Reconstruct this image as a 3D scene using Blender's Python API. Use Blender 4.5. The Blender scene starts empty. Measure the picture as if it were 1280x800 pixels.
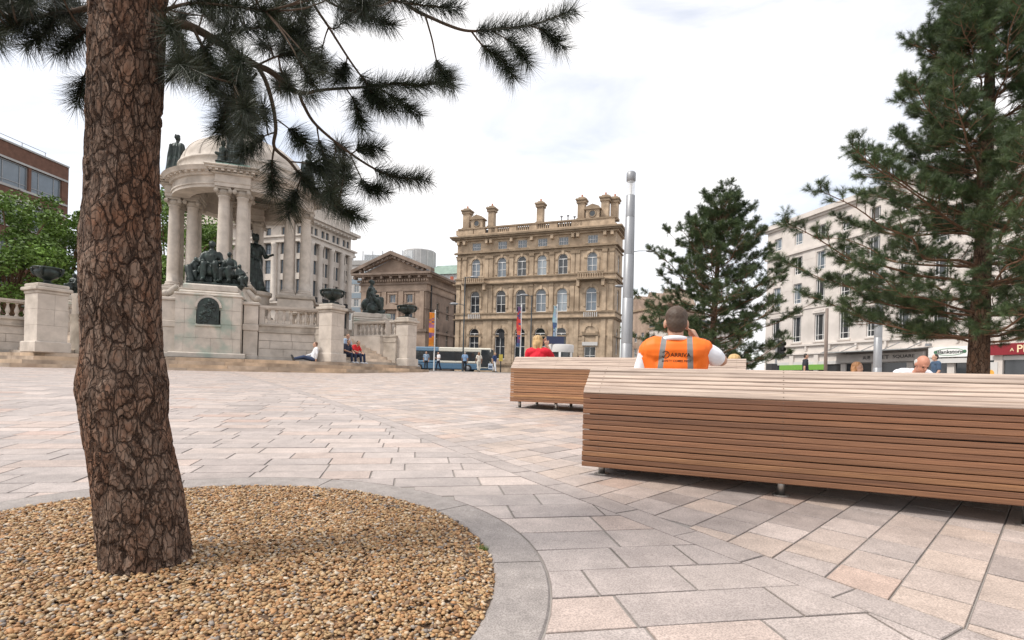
import bpy, bmesh, math, random
import numpy as np
from mathutils import Vector, Matrix
from mathutils.bvhtree import BVHTree
R = math.radians
PI = math.pi
rnd = random.Random(7)
nrs = np.random.RandomState(11)
C = bpy.context.scene.collection
scene = bpy.context.scene

# ------------------------------------------------------------------ camera
FPX, CYPX, ROLL, EYE = 690.0, 74.0, 0.027, 0.75
cam_d = bpy.data.cameras.new('camera')
cam = bpy.data.objects.new('camera', cam_d)
C.objects.link(cam)
cam_d.sensor_width = 36.0
cam_d.lens = FPX * 36.0 / 1280.0
cam_d.shift_y = CYPX / 1280.0
cam_d.clip_end = 3000
cam_d.clip_start = 0.05
cam.matrix_world = Matrix.Translation((0, 0, EYE)) @ Matrix.Rotation(PI / 2, 4, 'X') @ Matrix.Rotation(ROLL, 4, 'Z')
scene.camera = cam

# ------------------------------------------------------------------ sky and sun
SUN_EL, SUN_AZ = R(52), R(-108)         # azimuth from +Y towards +X
world = bpy.data.worlds.new('World')
scene.world = world
world.use_nodes = True
wn, wl = world.node_tree.nodes, world.node_tree.links
for n in list(wn):
    wn.remove(n)
w_out = wn.new('ShaderNodeOutputWorld')
w_sky = wn.new('ShaderNodeTexSky')
w_sky.sky_type = 'NISHITA'
w_sky.sun_disc = False
w_sky.sun_elevation = SUN_EL
w_sky.sun_rotation = SUN_AZ
w_bg1 = wn.new('ShaderNodeBackground')
w_bg1.inputs[1].default_value = 0.14
wl.new(w_sky.outputs[0], w_bg1.inputs[0])
w_tc = wn.new('ShaderNodeTexCoord')
w_map = wn.new('ShaderNodeMapping')
w_map.inputs['Scale'].default_value = (1.0, 1.0, 2.6)
wl.new(w_tc.outputs['Generated'], w_map.inputs[0])
w_no = wn.new('ShaderNodeTexNoise')
w_no.inputs['Scale'].default_value = 2.1
w_no.inputs['Detail'].default_value = 6
w_no.inputs['Roughness'].default_value = 0.55
w_no.inputs['Distortion'].default_value = 0.5
wl.new(w_map.outputs[0], w_no.inputs[0])
w_rp = wn.new('ShaderNodeValToRGB')
w_rp.color_ramp.elements[0].position = 0.36
w_rp.color_ramp.elements[0].color = (0.46, 0.46, 0.46, 1)
w_rp.color_ramp.elements[1].position = 0.57
w_rp.color_ramp.elements[1].color = (1, 1, 1, 1)
wl.new(w_no.outputs[0], w_rp.inputs[0])
w_bg2 = wn.new('ShaderNodeBackground')
w_bg2.inputs[0].default_value = (1.0, 0.985, 0.985, 1)
w_bg2.inputs[1].default_value = 0.94
w_mix = wn.new('ShaderNodeMixShader')
wl.new(w_rp.outputs[0], w_mix.inputs[0])
wl.new(w_bg1.outputs[0], w_mix.inputs[1])
wl.new(w_bg2.outputs[0], w_mix.inputs[2])
wl.new(w_mix.outputs[0], w_out.inputs[0])

sun_d = bpy.data.lights.new('sun', 'SUN')
sun_d.energy = 2.4
sun_d.angle = R(12)
sun_d.color = (1.0, 0.95, 0.88)
sun = bpy.data.objects.new('sun', sun_d)
C.objects.link(sun)
sd = Vector((math.cos(SUN_EL) * math.sin(SUN_AZ), math.cos(SUN_EL) * math.cos(SUN_AZ), math.sin(SUN_EL)))
sun.rotation_euler = sd.to_track_quat('Z', 'Y').to_euler()
sun.location = (0, 0, 30)

scene.view_settings.view_transform = 'Standard'
scene.view_settings.look = 'None'
scene.view_settings.exposure = 0.48
scene.view_settings.gamma = 1.0
scene.view_settings.use_curve_mapping = False

# ------------------------------------------------------------------ helpers
def pt(px, py, Y):
    """world point seen at photo pixel (px, py) at distance Y in front of the camera"""
    x, y = px - 640.0, py - 400.0
    u, v = x + ROLL * y, y - ROLL * x - CYPX
    return Vector((u / FPX * Y, Y, EYE - v / FPX * Y))

GY = [-60, -2, 0, 4, 6, 8, 10, 14, 22, 31, 53, 66, 2000]
GZ = [-0.6, -0.1, 0, .208, .308, .392, .455, .56, .75, 1.05, 1.38, 1.38, 1.38]
def gz(x, y):
    x = np.asarray(x, float)
    return np.interp(y, GY, GZ) - 0.06 * np.clip(x - 2.8, 0, 3) - 0.02 * np.clip(x - 5.8, 0, 20)
def gzf(x, y):
    return float(gz(x, y))

class MB:
    def __init__(s):
        s.v, s.f, s.c, s.mi = [], [], [], []
        s.usecol = False
    def add(s, verts, faces, col=None, mi=0):
        b = len(s.v)
        s.v.extend([tuple(p) for p in verts])
        for f in faces:
            s.f.append(tuple(b + i for i in f))
            s.c.append(col)
            s.mi.append(mi)
        if col is not None:
            s.usecol = True
        return s
    def box(s, x0, x1, y0, y1, z0, z1, M=None, col=None, mi=0):
        v = [(x0, y0, z0), (x1, y0, z0), (x1, y1, z0), (x0, y1, z0), (x0, y0, z1), (x1, y0, z1), (x1, y1, z1), (x0, y1, z1)]
        if M is not None:
            v = [M @ Vector(p) for p in v]
        return s.add(v, [(0, 3, 2, 1), (4, 5, 6, 7), (0, 1, 5, 4), (1, 2, 6, 5), (2, 3, 7, 6), (3, 0, 4, 7)], col, mi)
    def cham(s, x0, x1, y0, y1, z0, z1, c=.02, M=None, col=None):
        """box whose vertical edges and top edge are chamfered"""
        def ring(d, z):
            return [(x0 + d, y0 + d, z), (x1 - d, y0 + d, z), (x1 - d, y1 - d, z), (x0 + d, y1 - d, z)]
        v = ring(0, z0 + c) + ring(0, z1 - c) + ring(c, z1) + ring(c, z0)
        f = []
        for k in range(4):
            n = (k + 1) % 4
            f += [(k, n, 4 + n, 4 + k), (4 + k, 4 + n, 8 + n, 8 + k), (12 + k, 12 + n, n, k)]
        f += [(8, 9, 10, 11), (15, 14, 13, 12)]
        if M is not None:
            v = [M @ Vector(p) for p in v]
        return s.add(v, f, col)
    def lathe(s, prof, n=16, cx=0, cy=0, a0=0, a1=2 * PI, col=None, mi=0, cap=True):
        full = abs(a1 - a0 - 2 * PI) < 1e-6
        m = n if full else n + 1
        v = []
        for r, z in prof:
            for k in range(m):
                a = a0 + (a1 - a0) * k / n
                v.append((cx + r * math.cos(a), cy + r * math.sin(a), z))
        f = []
        for i in range(len(prof) - 1):
            for k in range(n):
                k2 = (k + 1) % m
                f.append((i * m + k, i * m + k2, (i + 1) * m + k2, (i + 1) * m + k))
        if cap and full:
            if prof[0][0] > 1e-4:
                f.append(tuple(reversed(range(m))))
            if prof[-1][0] > 1e-4:
                f.append(tuple((len(prof) - 1) * m + k for k in range(m)))
        return s.add(v, f, col, mi)
    def tube(s, path, rad, n=8, col=None, mi=0, cap=True):
        P = [Vector(p) for p in path]
        if not hasattr(rad, '__len__'):
            rad = [rad] * len(P)
        up = Vector((0, 0, 1))
        v, prev = [], None
        for i, p in enumerate(P):
            t = (P[min(i + 1, len(P) - 1)] - P[max(i - 1, 0)]).normalized()
            if prev is None:
                a = t.cross(up) if abs(t.dot(up)) < .95 else t.cross(Vector((1, 0, 0)))
            else:
                a = prev - t * prev.dot(t)
            a.normalize()
            prev = a
            b = t.cross(a)
            for k in range(n):
                w = 2 * PI * k / n
                v.append(p + (a * math.cos(w) + b * math.sin(w)) * rad[i])
        f = []
        for i in range(len(P) - 1):
            for k in range(n):
                k2 = (k + 1) % n
                f.append((i * n + k, i * n + k2, (i + 1) * n + k2, (i + 1) * n + k))
        if cap:
            f.append(tuple(reversed(range(n))))
            f.append(tuple((len(P) - 1) * n + k for k in range(n)))
        return s.add(v, f, col, mi)
    def sphere(s, c, r, nu=10, nv=6, M=None, col=None, mi=0):
        c = Vector(c)
        if not hasattr(r, '__len__'):
            r = (r, r, r)
        v = [Vector((0, 0, -r[2]))]
        for i in range(1, nv):
            t = -PI / 2 + PI * i / nv
            for k in range(nu):
                a = 2 * PI * k / nu
                v.append(Vector((r[0] * math.cos(t) * math.cos(a), r[1] * math.cos(t) * math.sin(a), r[2] * math.sin(t))))
        v.append(Vector((0, 0, r[2])))
        if M is not None:
            v = [M @ p for p in v]
        v = [p + c for p in v]
        f = []
        for k in range(nu):
            f.append((0, 1 + (k + 1) % nu, 1 + k))
            f.append((len(v) - 1, len(v) - 1 - nu + k, len(v) - 1 - nu + (k + 1) % nu))
        for i in range(nv - 2):
            for k in range(nu):
                k2 = (k + 1) % nu
                f.append((1 + i * nu + k, 1 + i * nu + k2, 1 + (i + 1) * nu + k2, 1 + (i + 1) * nu + k))
        return s.add(v, f, col, mi)
    def extrude(s, poly, y0, y1, col=None, mi=0):
        """polygon given in (x, z), extruded along y"""
        n = len(poly)
        v = [(x, y0, z) for x, z in poly] + [(x, y1, z) for x, z in poly]
        f = [tuple(range(n)), tuple(reversed(range(n, 2 * n)))]
        for k in range(n):
            f.append(((k + 1) % n, k, n + k, n + (k + 1) % n))
        return s.add(v, f, col, mi)
    def prism(s, poly, z0, z1, col=None, c=0.0):
        """polygon in (x, y), extruded along z"""
        n = len(poly)
        v = [(x, y, z0) for x, y in poly] + [(x, y, z1) for x, y in poly]
        f = [tuple(reversed(range(n))), tuple(range(n, 2 * n))]
        for k in range(n):
            f.append((k, (k + 1) % n, n + (k + 1) % n, n + k))
        return s.add(v, f, col)
    def mesh(s, name, mats, smooth=False):
        me = bpy.data.meshes.new(name)
        me.from_pydata(s.v, [], s.f)
        for m in (mats if isinstance(mats, (list, tuple)) else [mats]):
            me.materials.append(m)
        if any(s.mi):
            me.polygons.foreach_set('material_index', s.mi)
        if s.usecol:
            at = me.color_attributes.new('col', 'FLOAT_COLOR', 'CORNER')
            tot = np.array([len(f) for f in s.f])
            cc = np.array([(c if c is not None else (1, 1, 1)) for c in s.c], float)
            cc = np.c_[cc, np.ones(len(cc))]
            at.data.foreach_set('color', np.repeat(cc, tot, axis=0).ravel())
        if smooth:
            me.polygons.foreach_set('use_smooth', [True] * len(s.f))
        me.update()
        return me
    def build(s, name, mats, parent=None, smooth=False, loc=None, rz=0):
        return link(name, s.mesh(name, mats, smooth), parent, loc, rz)

def link(name, me, parent=None, loc=None, rz=0):
    o = bpy.data.objects.new(name, me)
    C.objects.link(o)
    if parent is not None:
        o.parent = parent
    if loc is not None:
        o.location = loc
    if rz:
        o.rotation_euler = (0, 0, rz)
    return o
def np_mesh(name, V, Fq, mats, cols=None, smooth=False):
    """fast mesh from numpy; Fq is an (n,3) or (n,4) index array; cols one colour per face"""
    me = bpy.data.meshes.new(name)
    nf, k = Fq.shape
    me.vertices.add(len(V))
    me.vertices.foreach_set('co', np.asarray(V, np.float32).ravel())
    me.loops.add(nf * k)
    me.loops.foreach_set('vertex_index', np.asarray(Fq, np.int32).ravel())
    me.polygons.add(nf)
    me.polygons.foreach_set('loop_start', np.arange(0, nf * k, k, dtype=np.int32))
    me.polygons.foreach_set('loop_total', np.full(nf, k, np.int32))
    for m in (mats if isinstance(mats, (list, tuple)) else [mats]):
        me.materials.append(m)
    if smooth:
        me.polygons.foreach_set('use_smooth', np.ones(nf, bool))
    if cols is not None:
        at = me.color_attributes.new('col', 'FLOAT_COLOR', 'CORNER')
        cc = np.c_[cols, np.ones(len(cols))]
        at.data.foreach_set('color', np.repeat(cc, k, axis=0).astype(np.float32).ravel())
    me.update(calc_edges=True)
    return me
def tag(o, label=None, cat=None, group=None, kind=None):
    if label: o['label'] = label
    if cat: o['category'] = cat
    if group: o['group'] = group
    if kind: o['kind'] = kind
    return o
def thing(name, label, cat, loc=(0, 0, 0), rz=0, group=None):
    o = bpy.data.objects.new(name, None)
    o.empty_display_size = 0.2
    C.objects.link(o)
    o.location = loc
    o.rotation_euler = (0, 0, rz)
    return tag(o, label, cat, group)
def kids(o):
    return [c for c in bpy.data.objects if c.parent == o]
def copy_tree(o, parent=None, ks=None):
    c = o.copy()
    C.objects.link(c)
    c.parent = parent
    for k in (kids(o) if ks is None else ks):
        copy_tree(k, c)
    return c
def lerp(a, b, t):
    return a + (b - a) * t

# ------------------------------------------------------------------ materials
def mat(name, base, var=0.25, scale=4.0, rough=0.8, bump=0.0, bscale=40.0, metal=0.0, attr=False,
        stain=None, stain_amt=0.0, stain_scale=0.8, stain_lo=.5, stain_hi=.7, stretch=(1, 1, 1), spec=0.5, coat=0.0, speck=0, spots=False):
    m = bpy.data.materials.new(name)
    m.use_nodes = True
    nt = m.node_tree
    N, L = nt.nodes, nt.links
    bs = N['Principled BSDF']
    bs.inputs['Roughness'].default_value = rough
    bs.inputs['Metallic'].default_value = metal
    bs.inputs['Specular IOR Level'].default_value = spec
    tc = N.new('ShaderNodeTexCoord')
    mp = N.new('ShaderNodeMapping')
    mp.inputs['Scale'].default_value = stretch
    L.new(tc.outputs['Object'], mp.inputs[0])
    no = N.new('ShaderNodeTexNoise')
    no.inputs['Scale'].default_value = scale
    no.inputs['Detail'].default_value = 7
    no.inputs['Roughness'].default_value = 0.62
    L.new(mp.outputs[0], no.inputs[0])
    rp = N.new('ShaderNodeValToRGB')
    rp.color_ramp.elements[0].position = 0.3
    rp.color_ramp.elements[1].position = 0.7
    b = np.array(base)
    rp.color_ramp.elements[0].color = (*np.clip(b * (1 - var), 0, 1), 1)
    rp.color_ramp.elements[1].color = (*np.clip(b * (1 + var), 0, .95), 1)
    L.new(no.outputs[0], rp.inputs[0])
    col = rp.outputs[0]
    if stain is not None:
        n2 = N.new('ShaderNodeTexNoise')
        n2.inputs['Scale'].default_value = stain_scale
        n2.inputs['Detail'].default_value = 5
        L.new(tc.outputs['Object'], n2.inputs[0])
        r2 = N.new('ShaderNodeValToRGB')
        r2.color_ramp.elements[0].position = stain_lo
        r2.color_ramp.elements[1].position = stain_hi
        r2.color_ramp.elements[0].color = (0, 0, 0, 1)
        r2.color_ramp.elements[1].color = (stain_amt, stain_amt, stain_amt, 1)
        L.new(n2.outputs[0], r2.inputs[0])
        mx = N.new('ShaderNodeMixRGB')
        L.new(r2.outputs[0], mx.inputs[0])
        L.new(col, mx.inputs[1])
        mx.inputs[2].default_value = (*stain, 1)
        col = mx.outputs[0]
    if speck:
        n4 = N.new('ShaderNodeTexNoise')
        n4.inputs['Scale'].default_value = speck
        n4.inputs['Detail'].default_value = 2
        L.new(tc.outputs['Object'], n4.inputs[0])
        r4 = N.new('ShaderNodeValToRGB')
        r4.color_ramp.elements[0].position, r4.color_ramp.elements[0].color = .36, (.62, .61, .61, 1)
        r4.color_ramp.elements[1].position, r4.color_ramp.elements[1].color = .62, (1.0, 1.0, 1.0, 1)
        L.new(n4.outputs[0], r4.inputs[0])
        m4 = N.new('ShaderNodeMixRGB')
        m4.blend_type = 'MULTIPLY'
        m4.inputs[0].default_value = 1.0
        L.new(col, m4.inputs[1])
        L.new(r4.outputs[0], m4.inputs[2])
        col = m4.outputs[0]
    if spots:                                 # trodden-in gum and drips
        vo = N.new('ShaderNodeTexVoronoi')
        vo.inputs['Scale'].default_value = 3.2
        L.new(tc.outputs['Object'], vo.inputs['Vector'])
        r5 = N.new('ShaderNodeValToRGB')
        r5.color_ramp.elements[0].position, r5.color_ramp.elements[0].color = .035, (.66, .65, .65, 1)
        r5.color_ramp.elements[1].position, r5.color_ramp.elements[1].color = .052, (1, 1, 1, 1)
        L.new(vo.outputs['Distance'], r5.inputs[0])
        m5 = N.new('ShaderNodeMixRGB')
        m5.blend_type = 'MULTIPLY'
        m5.inputs[0].default_value = 1.0
        L.new(col, m5.inputs[1])
        L.new(r5.outputs[0], m5.inputs[2])
        col = m5.outputs[0]
    if attr:
        an = N.new('ShaderNodeAttribute')
        an.attribute_name = 'col'
        mu = N.new('ShaderNodeMixRGB')
        mu.blend_type = 'MULTIPLY'
        mu.inputs[0].default_value = 1.0
        L.new(col, mu.inputs[1])
        L.new(an.outputs[0], mu.inputs[2])
        col = mu.outputs[0]
    L.new(col, bs.inputs['Base Color'])
    if bump > 0:
        n3 = N.new('ShaderNodeTexNoise')
        n3.inputs['Scale'].default_value = bscale
        n3.inputs['Detail'].default_value = 6
        n3.inputs['Roughness'].default_value = 0.7
        L.new(mp.outputs[0], n3.inputs[0])
        bp = N.new('ShaderNodeBump')
        bp.inputs['Strength'].default_value = bump
        bp.inputs['Distance'].default_value = 0.5 / bscale
        L.new(n3.outputs[0], bp.inputs['Height'])
        L.new(bp.outputs[0], bs.inputs['Normal'])
    return m
def glass_mat(name, tint, rough=0.06):
    m = mat(name, tint, .3, .35, rough, spec=.8)
    return m

M = {}
M['ground'] = mat('ground', (.30, .27, .245), .2, 1.2, .9, .2, 60)
M['asphalt'] = mat('asphalt', (.06, .06, .062), .25, 3, .9, .4, 90)
M['paver'] = mat('paver', (.545, .475, .437), .16, 9, .52, .25, 150, attr=True, stain=(.30, .27, .255), stain_amt=.35, stain_scale=2.2, stain_lo=.5, stain_hi=.72, speck=190, spots=True)
M['kerb'] = mat('kerb', (.37, .33, .305), .18, 14, .8, .25, 170, stain=(.28, .25, .235), stain_amt=.4, stain_scale=3, speck=210)
M['gravel'] = mat('gravel', (.9, .9, .9), .12, 60, .65, .0, attr=True)
M['soil'] = mat('soil', (.10, .06, .035), .4, 60, .95, .6, 90)
M['bark'] = mat('bark', (.155, .105, .08), .45, 9, .92, .9, 55, stretch=(1, 1, .35), stain=(.15, .075, .04), stain_amt=.6, stain_scale=4.5)
M['bark2'] = mat('bark2', (.16, .095, .055), .4, 6, .92, .6, 40, stretch=(1, 1, .4))
M['bark_attr'] = mat('bark_attr', (.150, .104, .080), .28, 14, .92, .6, 90, stretch=(1, 1, .35), attr=True, stain=(.13, .082, .058), stain_amt=.4, stain_scale=6)
M['bark2_attr'] = mat('bark2_attr', (.14, .098, .07), .3, 6, .92, .5, 40, stretch=(1, 1, .4), attr=True)
M['twig'] = mat('twig', (.085, .055, .035), .3, 20, .9)
M['twig2'] = mat('twig2', (.17, .095, .055), .3, 12, .9)
M['needle'] = mat('needle', (.021, .031, .014), .4, 2.5, .5, attr=True)
M['needle2'] = mat('needle2', (.058, .094, .033), .35, 1.6, .55, attr=True)
M['leaf'] = mat('leaf', (.12, .20, .035), .4, .6, .55, attr=True)
M['timber'] = None
M['steel'] = mat('steel', (.42, .40, .37), .12, 8, .35, metal=.9)
M['screw'] = mat('screw', (.16, .11, .08), .1, 8, .5)
M['pole_grey'] = mat('pole_grey', (.30, .305, .315), .06, 3, .45, metal=.4)
M['pole_dark'] = mat('pole_dark', (.05, .062, .07), .15, 3, .5)
M['pole_brown'] = mat('pole_brown', (.2, .155, .13), .15, 3, .6)
M['stone'] = mat('stone', (.52, .46, .40), .22, 1.7, .85, .25, 30, stain=(.26, .215, .17), stain_amt=.6, stain_scale=.7, stain_lo=.48, stain_hi=.75)
M['stone_dirty'] = mat('stone_dirty', (.46, .405, .345), .3, 1.4, .88, .3, 28, stain=(.15, .12, .09), stain_amt=.75, stain_scale=1.1, stain_lo=.42, stain_hi=.7)
M['stone_verdigris'] = mat('stone_verdigris', (.50, .445, .385), .22, 1.7, .85, .25, 30, stain=(.20, .31, .26), stain_amt=.6, stain_scale=1.3, stain_lo=.52, stain_hi=.68)
M['step'] = mat('step', (.44, .35, .27), .3, 1.6, .88, .3, 30, stain=(.16, .12, .09), stain_amt=.6, stain_scale=1.1, attr=True)
M['bronze'] = mat('bronze', (.022, .030, .027), .5, 6, .42, .3, 30, metal=.35, stain=(.06, .10, .085), stain_amt=.35, stain_scale=3)
M['verdigris'] = mat('verdigris', (.22, .33, .28), .3, 4, .8)
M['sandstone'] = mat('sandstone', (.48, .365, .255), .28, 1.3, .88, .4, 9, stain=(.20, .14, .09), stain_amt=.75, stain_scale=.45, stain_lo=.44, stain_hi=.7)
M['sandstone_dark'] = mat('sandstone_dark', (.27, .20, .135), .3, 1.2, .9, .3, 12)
M['brownstone'] = mat('brownstone', (.37, .275, .21), .22, .8, .9, .3, 12, stain=(.15, .10, .075), stain_amt=.7, stain_scale=.3, stain_lo=.45, stain_hi=.7)
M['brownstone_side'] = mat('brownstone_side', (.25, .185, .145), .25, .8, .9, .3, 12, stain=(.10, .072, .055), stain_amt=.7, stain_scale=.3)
M['portland'] = mat('portland', (.62, .565, .52), .12, .6, .85, .2, 10, stain=(.42, .38, .345), stain_amt=.5, stain_scale=.35)
M['cream_stone'] = mat('cream_stone', (.56, .50, .44), .15, .6, .85, .2, 10, stain=(.34, .29, .25), stain_amt=.5, stain_scale=.25)
M['brick'] = mat('brick', (.15, .075, .052), .25, 2.0, .9, .3, 20)
M['concrete'] = mat('concrete', (.42, .41, .40), .12, .5, .85)
M['pale'] = mat('pale', (.56, .54, .52), .1, .5, .8)
M['slate'] = mat('slate', (.11, .12, .135), .2, 2, .7)
M['green_roof'] = mat('green_roof', (.22, .30, .25), .2, .8, .7)
M['blue_panel'] = mat('blue_panel', (.30, .37, .43), .08, 1, .5)
M['white'] = mat('white', (.78, .77, .75), .05, 3, .5)
M['glass_dark'] = glass_mat('glass_dark', (.035, .04, .045))
M['glass_dark2'] = glass_mat('glass_dark2', (.075, .07, .065))
M['glass_sky'] = glass_mat('glass_sky', (.16, .19, .22))
M['glass_pale'] = glass_mat('glass_pale', (.30, .34, .37))
M['black'] = mat('black', (.018, .018, .02), .2, 5, .5)
M['iron'] = mat('iron', (.03, .03, .032), .2, 5, .6)
def wood_mat():
    m = bpy.data.materials.new('timber')
    m.use_nodes = True
    N, L = m.node_tree.nodes, m.node_tree.links
    bs = N['Principled BSDF']
    bs.inputs['Roughness'].default_value = .55
    tc = N.new('ShaderNodeTexCoord')
    mp = N.new('ShaderNodeMapping')
    mp.inputs['Scale'].default_value = (1.3, 14, 60)
    L.new(tc.outputs['Object'], mp.inputs[0])
    no = N.new('ShaderNodeTexNoise')
    no.inputs['Scale'].default_value = 2.2
    no.inputs['Detail'].default_value = 8
    no.inputs['Roughness'].default_value = .65
    no.inputs['Distortion'].default_value = .6
    L.new(mp.outputs[0], no.inputs[0])
    rp = N.new('ShaderNodeValToRGB')
    e = rp.color_ramp.elements
    e[0].position, e[0].color = .24, (.095, .040, .021, 1)
    e[1].position, e[1].color = .72, (.275, .128, .064, 1)
    L.new(no.outputs[0], rp.inputs[0])
    an = N.new('ShaderNodeAttribute')
    an.attribute_name = 'col'
    mu = N.new('ShaderNodeMixRGB')
    mu.blend_type = 'MULTIPLY'
    mu.inputs[0].default_value = 1
    L.new(rp.outputs[0], mu.inputs[1])
    L.new(an.outputs[0], mu.inputs[2])
    L.new(mu.outputs[0], bs.inputs['Base Color'])
    bp = N.new('ShaderNodeBump')
    bp.inputs['Strength'].default_value = .25
    bp.inputs['Distance'].default_value = .004
    L.new(no.outputs[0], bp.inputs['Height'])
    L.new(bp.outputs[0], bs.inputs['Normal'])
    return m
def bark_mat(name, dark, lo, hi, red, s1=21.0, s2=52.0, zs=.42):
    m = bpy.data.materials.new(name)
    m.use_nodes = True
    N, L = m.node_tree.nodes, m.node_tree.links
    bs = N['Principled BSDF']
    bs.inputs['Roughness'].default_value = .92
    bs.inputs['Specular IOR Level'].default_value = .25
    tc = N.new('ShaderNodeTexCoord')
    mp = N.new('ShaderNodeMapping')
    mp.inputs['Scale'].default_value = (1, 1, zs)
    L.new(tc.outputs['Object'], mp.inputs[0])
    wn_ = N.new('ShaderNodeTexNoise')
    wn_.inputs['Scale'].default_value = 24
    wn_.inputs['Detail'].default_value = 5
    L.new(mp.outputs[0], wn_.inputs[0])
    sc = N.new('ShaderNodeVectorMath'); sc.operation = 'MULTIPLY_ADD'
    sc.inputs[1].default_value = (.045, .045, .045)
    L.new(wn_.outputs['Color'], sc.inputs[0]); L.new(mp.outputs[0], sc.inputs[2])
    def edge(scale, w):
        v = N.new('ShaderNodeTexVoronoi'); v.feature = 'DISTANCE_TO_EDGE'
        v.inputs['Scale'].default_value = scale
        L.new(sc.outputs[0], v.inputs['Vector'])
        r = N.new('ShaderNodeMapRange'); r.interpolation_type = 'SMOOTHSTEP'
        r.inputs['From Max'].default_value = w
        L.new(v.outputs['Distance'], r.inputs['Value'])
        c = N.new('ShaderNodeTexVoronoi')
        c.inputs['Scale'].default_value = scale
        L.new(sc.outputs[0], c.inputs['Vector'])
        s_ = N.new('ShaderNodeSeparateColor'); L.new(c.outputs['Color'], s_.inputs[0])
        return r.outputs[0], s_.outputs[0]
    e1, c1 = edge(s1, .075)
    e2, c2 = edge(s2, .10)
    fn = N.new('ShaderNodeTexNoise'); fn.inputs['Scale'].default_value = 120; fn.inputs['Detail'].default_value = 5
    L.new(mp.outputs[0], fn.inputs[0])
    def math_(op, a, b):
        n = N.new('ShaderNodeMath'); n.operation = op
        for k, x in enumerate((a, b)):
            if isinstance(x, (int, float)): n.inputs[k].default_value = x
            else: L.new(x, n.inputs[k])
        return n.outputs[0]
    e2s = math_('ADD', math_('MULTIPLY', e2, .45), .55)
    ee = math_('MULTIPLY', e1, e2s)
    tone = math_('ADD', math_('MULTIPLY', c1, .4), math_('MULTIPLY', c2, .35))
    tone = math_('ADD', tone, math_('MULTIPLY', fn.outputs[0], .35))
    r1 = N.new('ShaderNodeValToRGB')
    r1.color_ramp.elements[0].position, r1.color_ramp.elements[0].color = .2, (*lo, 1)
    r1.color_ramp.elements[1].position, r1.color_ramp.elements[1].color = .85, (*hi, 1)
    L.new(tone, r1.inputs[0])
    rn = N.new('ShaderNodeTexNoise'); rn.inputs['Scale'].default_value = 7; rn.inputs['Detail'].default_value = 6
    L.new(mp.outputs[0], rn.inputs[0])
    rr = N.new('ShaderNodeMapRange'); rr.inputs['From Min'].default_value = .48; rr.inputs['From Max'].default_value = .68; rr.inputs['To Max'].default_value = .8
    L.new(rn.outputs[0], rr.inputs['Value'])
    mr = N.new('ShaderNodeMixRGB'); L.new(rr.outputs[0], mr.inputs[0]); L.new(r1.outputs[0], mr.inputs[1]); mr.inputs[2].default_value = (*red, 1)
    mc = N.new('ShaderNodeMixRGB'); L.new(ee, mc.inputs[0]); mc.inputs[1].default_value = (*dark, 1); L.new(mr.outputs[0], mc.inputs[2])
    at = N.new('ShaderNodeAttribute'); at.attribute_name = 'col'
    mu = N.new('ShaderNodeMixRGB'); mu.blend_type = 'MULTIPLY'; mu.inputs[0].default_value = 1
    L.new(mc.outputs[0], mu.inputs[1]); L.new(at.outputs[0], mu.inputs[2])
    L.new(mu.outputs[0], bs.inputs['Base Color'])
    ht = math_('ADD', math_('MULTIPLY', ee, math_('ADD', .6, math_('MULTIPLY', tone, .8))), math_('MULTIPLY', fn.outputs[0], .25))
    bp = N.new('ShaderNodeBump'); bp.inputs['Strength'].default_value = 1.0; bp.inputs['Distance'].default_value = .010
    L.new(ht, bp.inputs['Height']); L.new(bp.outputs[0], bs.inputs['Normal'])
    return m
M['bark_attr'] = bark_mat('bark_attr', (.050, .031, .022), (.110, .072, .053), (.245, .178, .138), (.200, .104, .063), 27.0, 70.0)
M['bark2_attr'] = bark_mat('bark2_attr', (.05, .032, .022), (.10, .068, .048), (.19, .135, .10), (.19, .10, .055), 16, 40)
M['timber'] = wood_mat()
M['clear_glass'] = mat('clear_glass', (.8, .84, .86), .02, 2, .05)
M['clear_glass'].node_tree.nodes['Principled BSDF'].inputs['Alpha'].default_value = .22
M['lantern'] = mat('lantern', (.85, .87, .88), .02, 2, .08)
M['lantern'].node_tree.nodes['Principled BSDF'].inputs['Alpha'].default_value = .35
M['flag'] = mat('flag', (.95, .95, .95), .05, 3, .7, attr=True)
_flat = {}
def flat(rgb, rough=.7, var=.12):
    k = (tuple(rgb), rough)
    if k not in _flat:
        _flat[k] = mat('cloth_%d' % len(_flat), rgb, var, 9, rough)
    return _flat[k]

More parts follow.
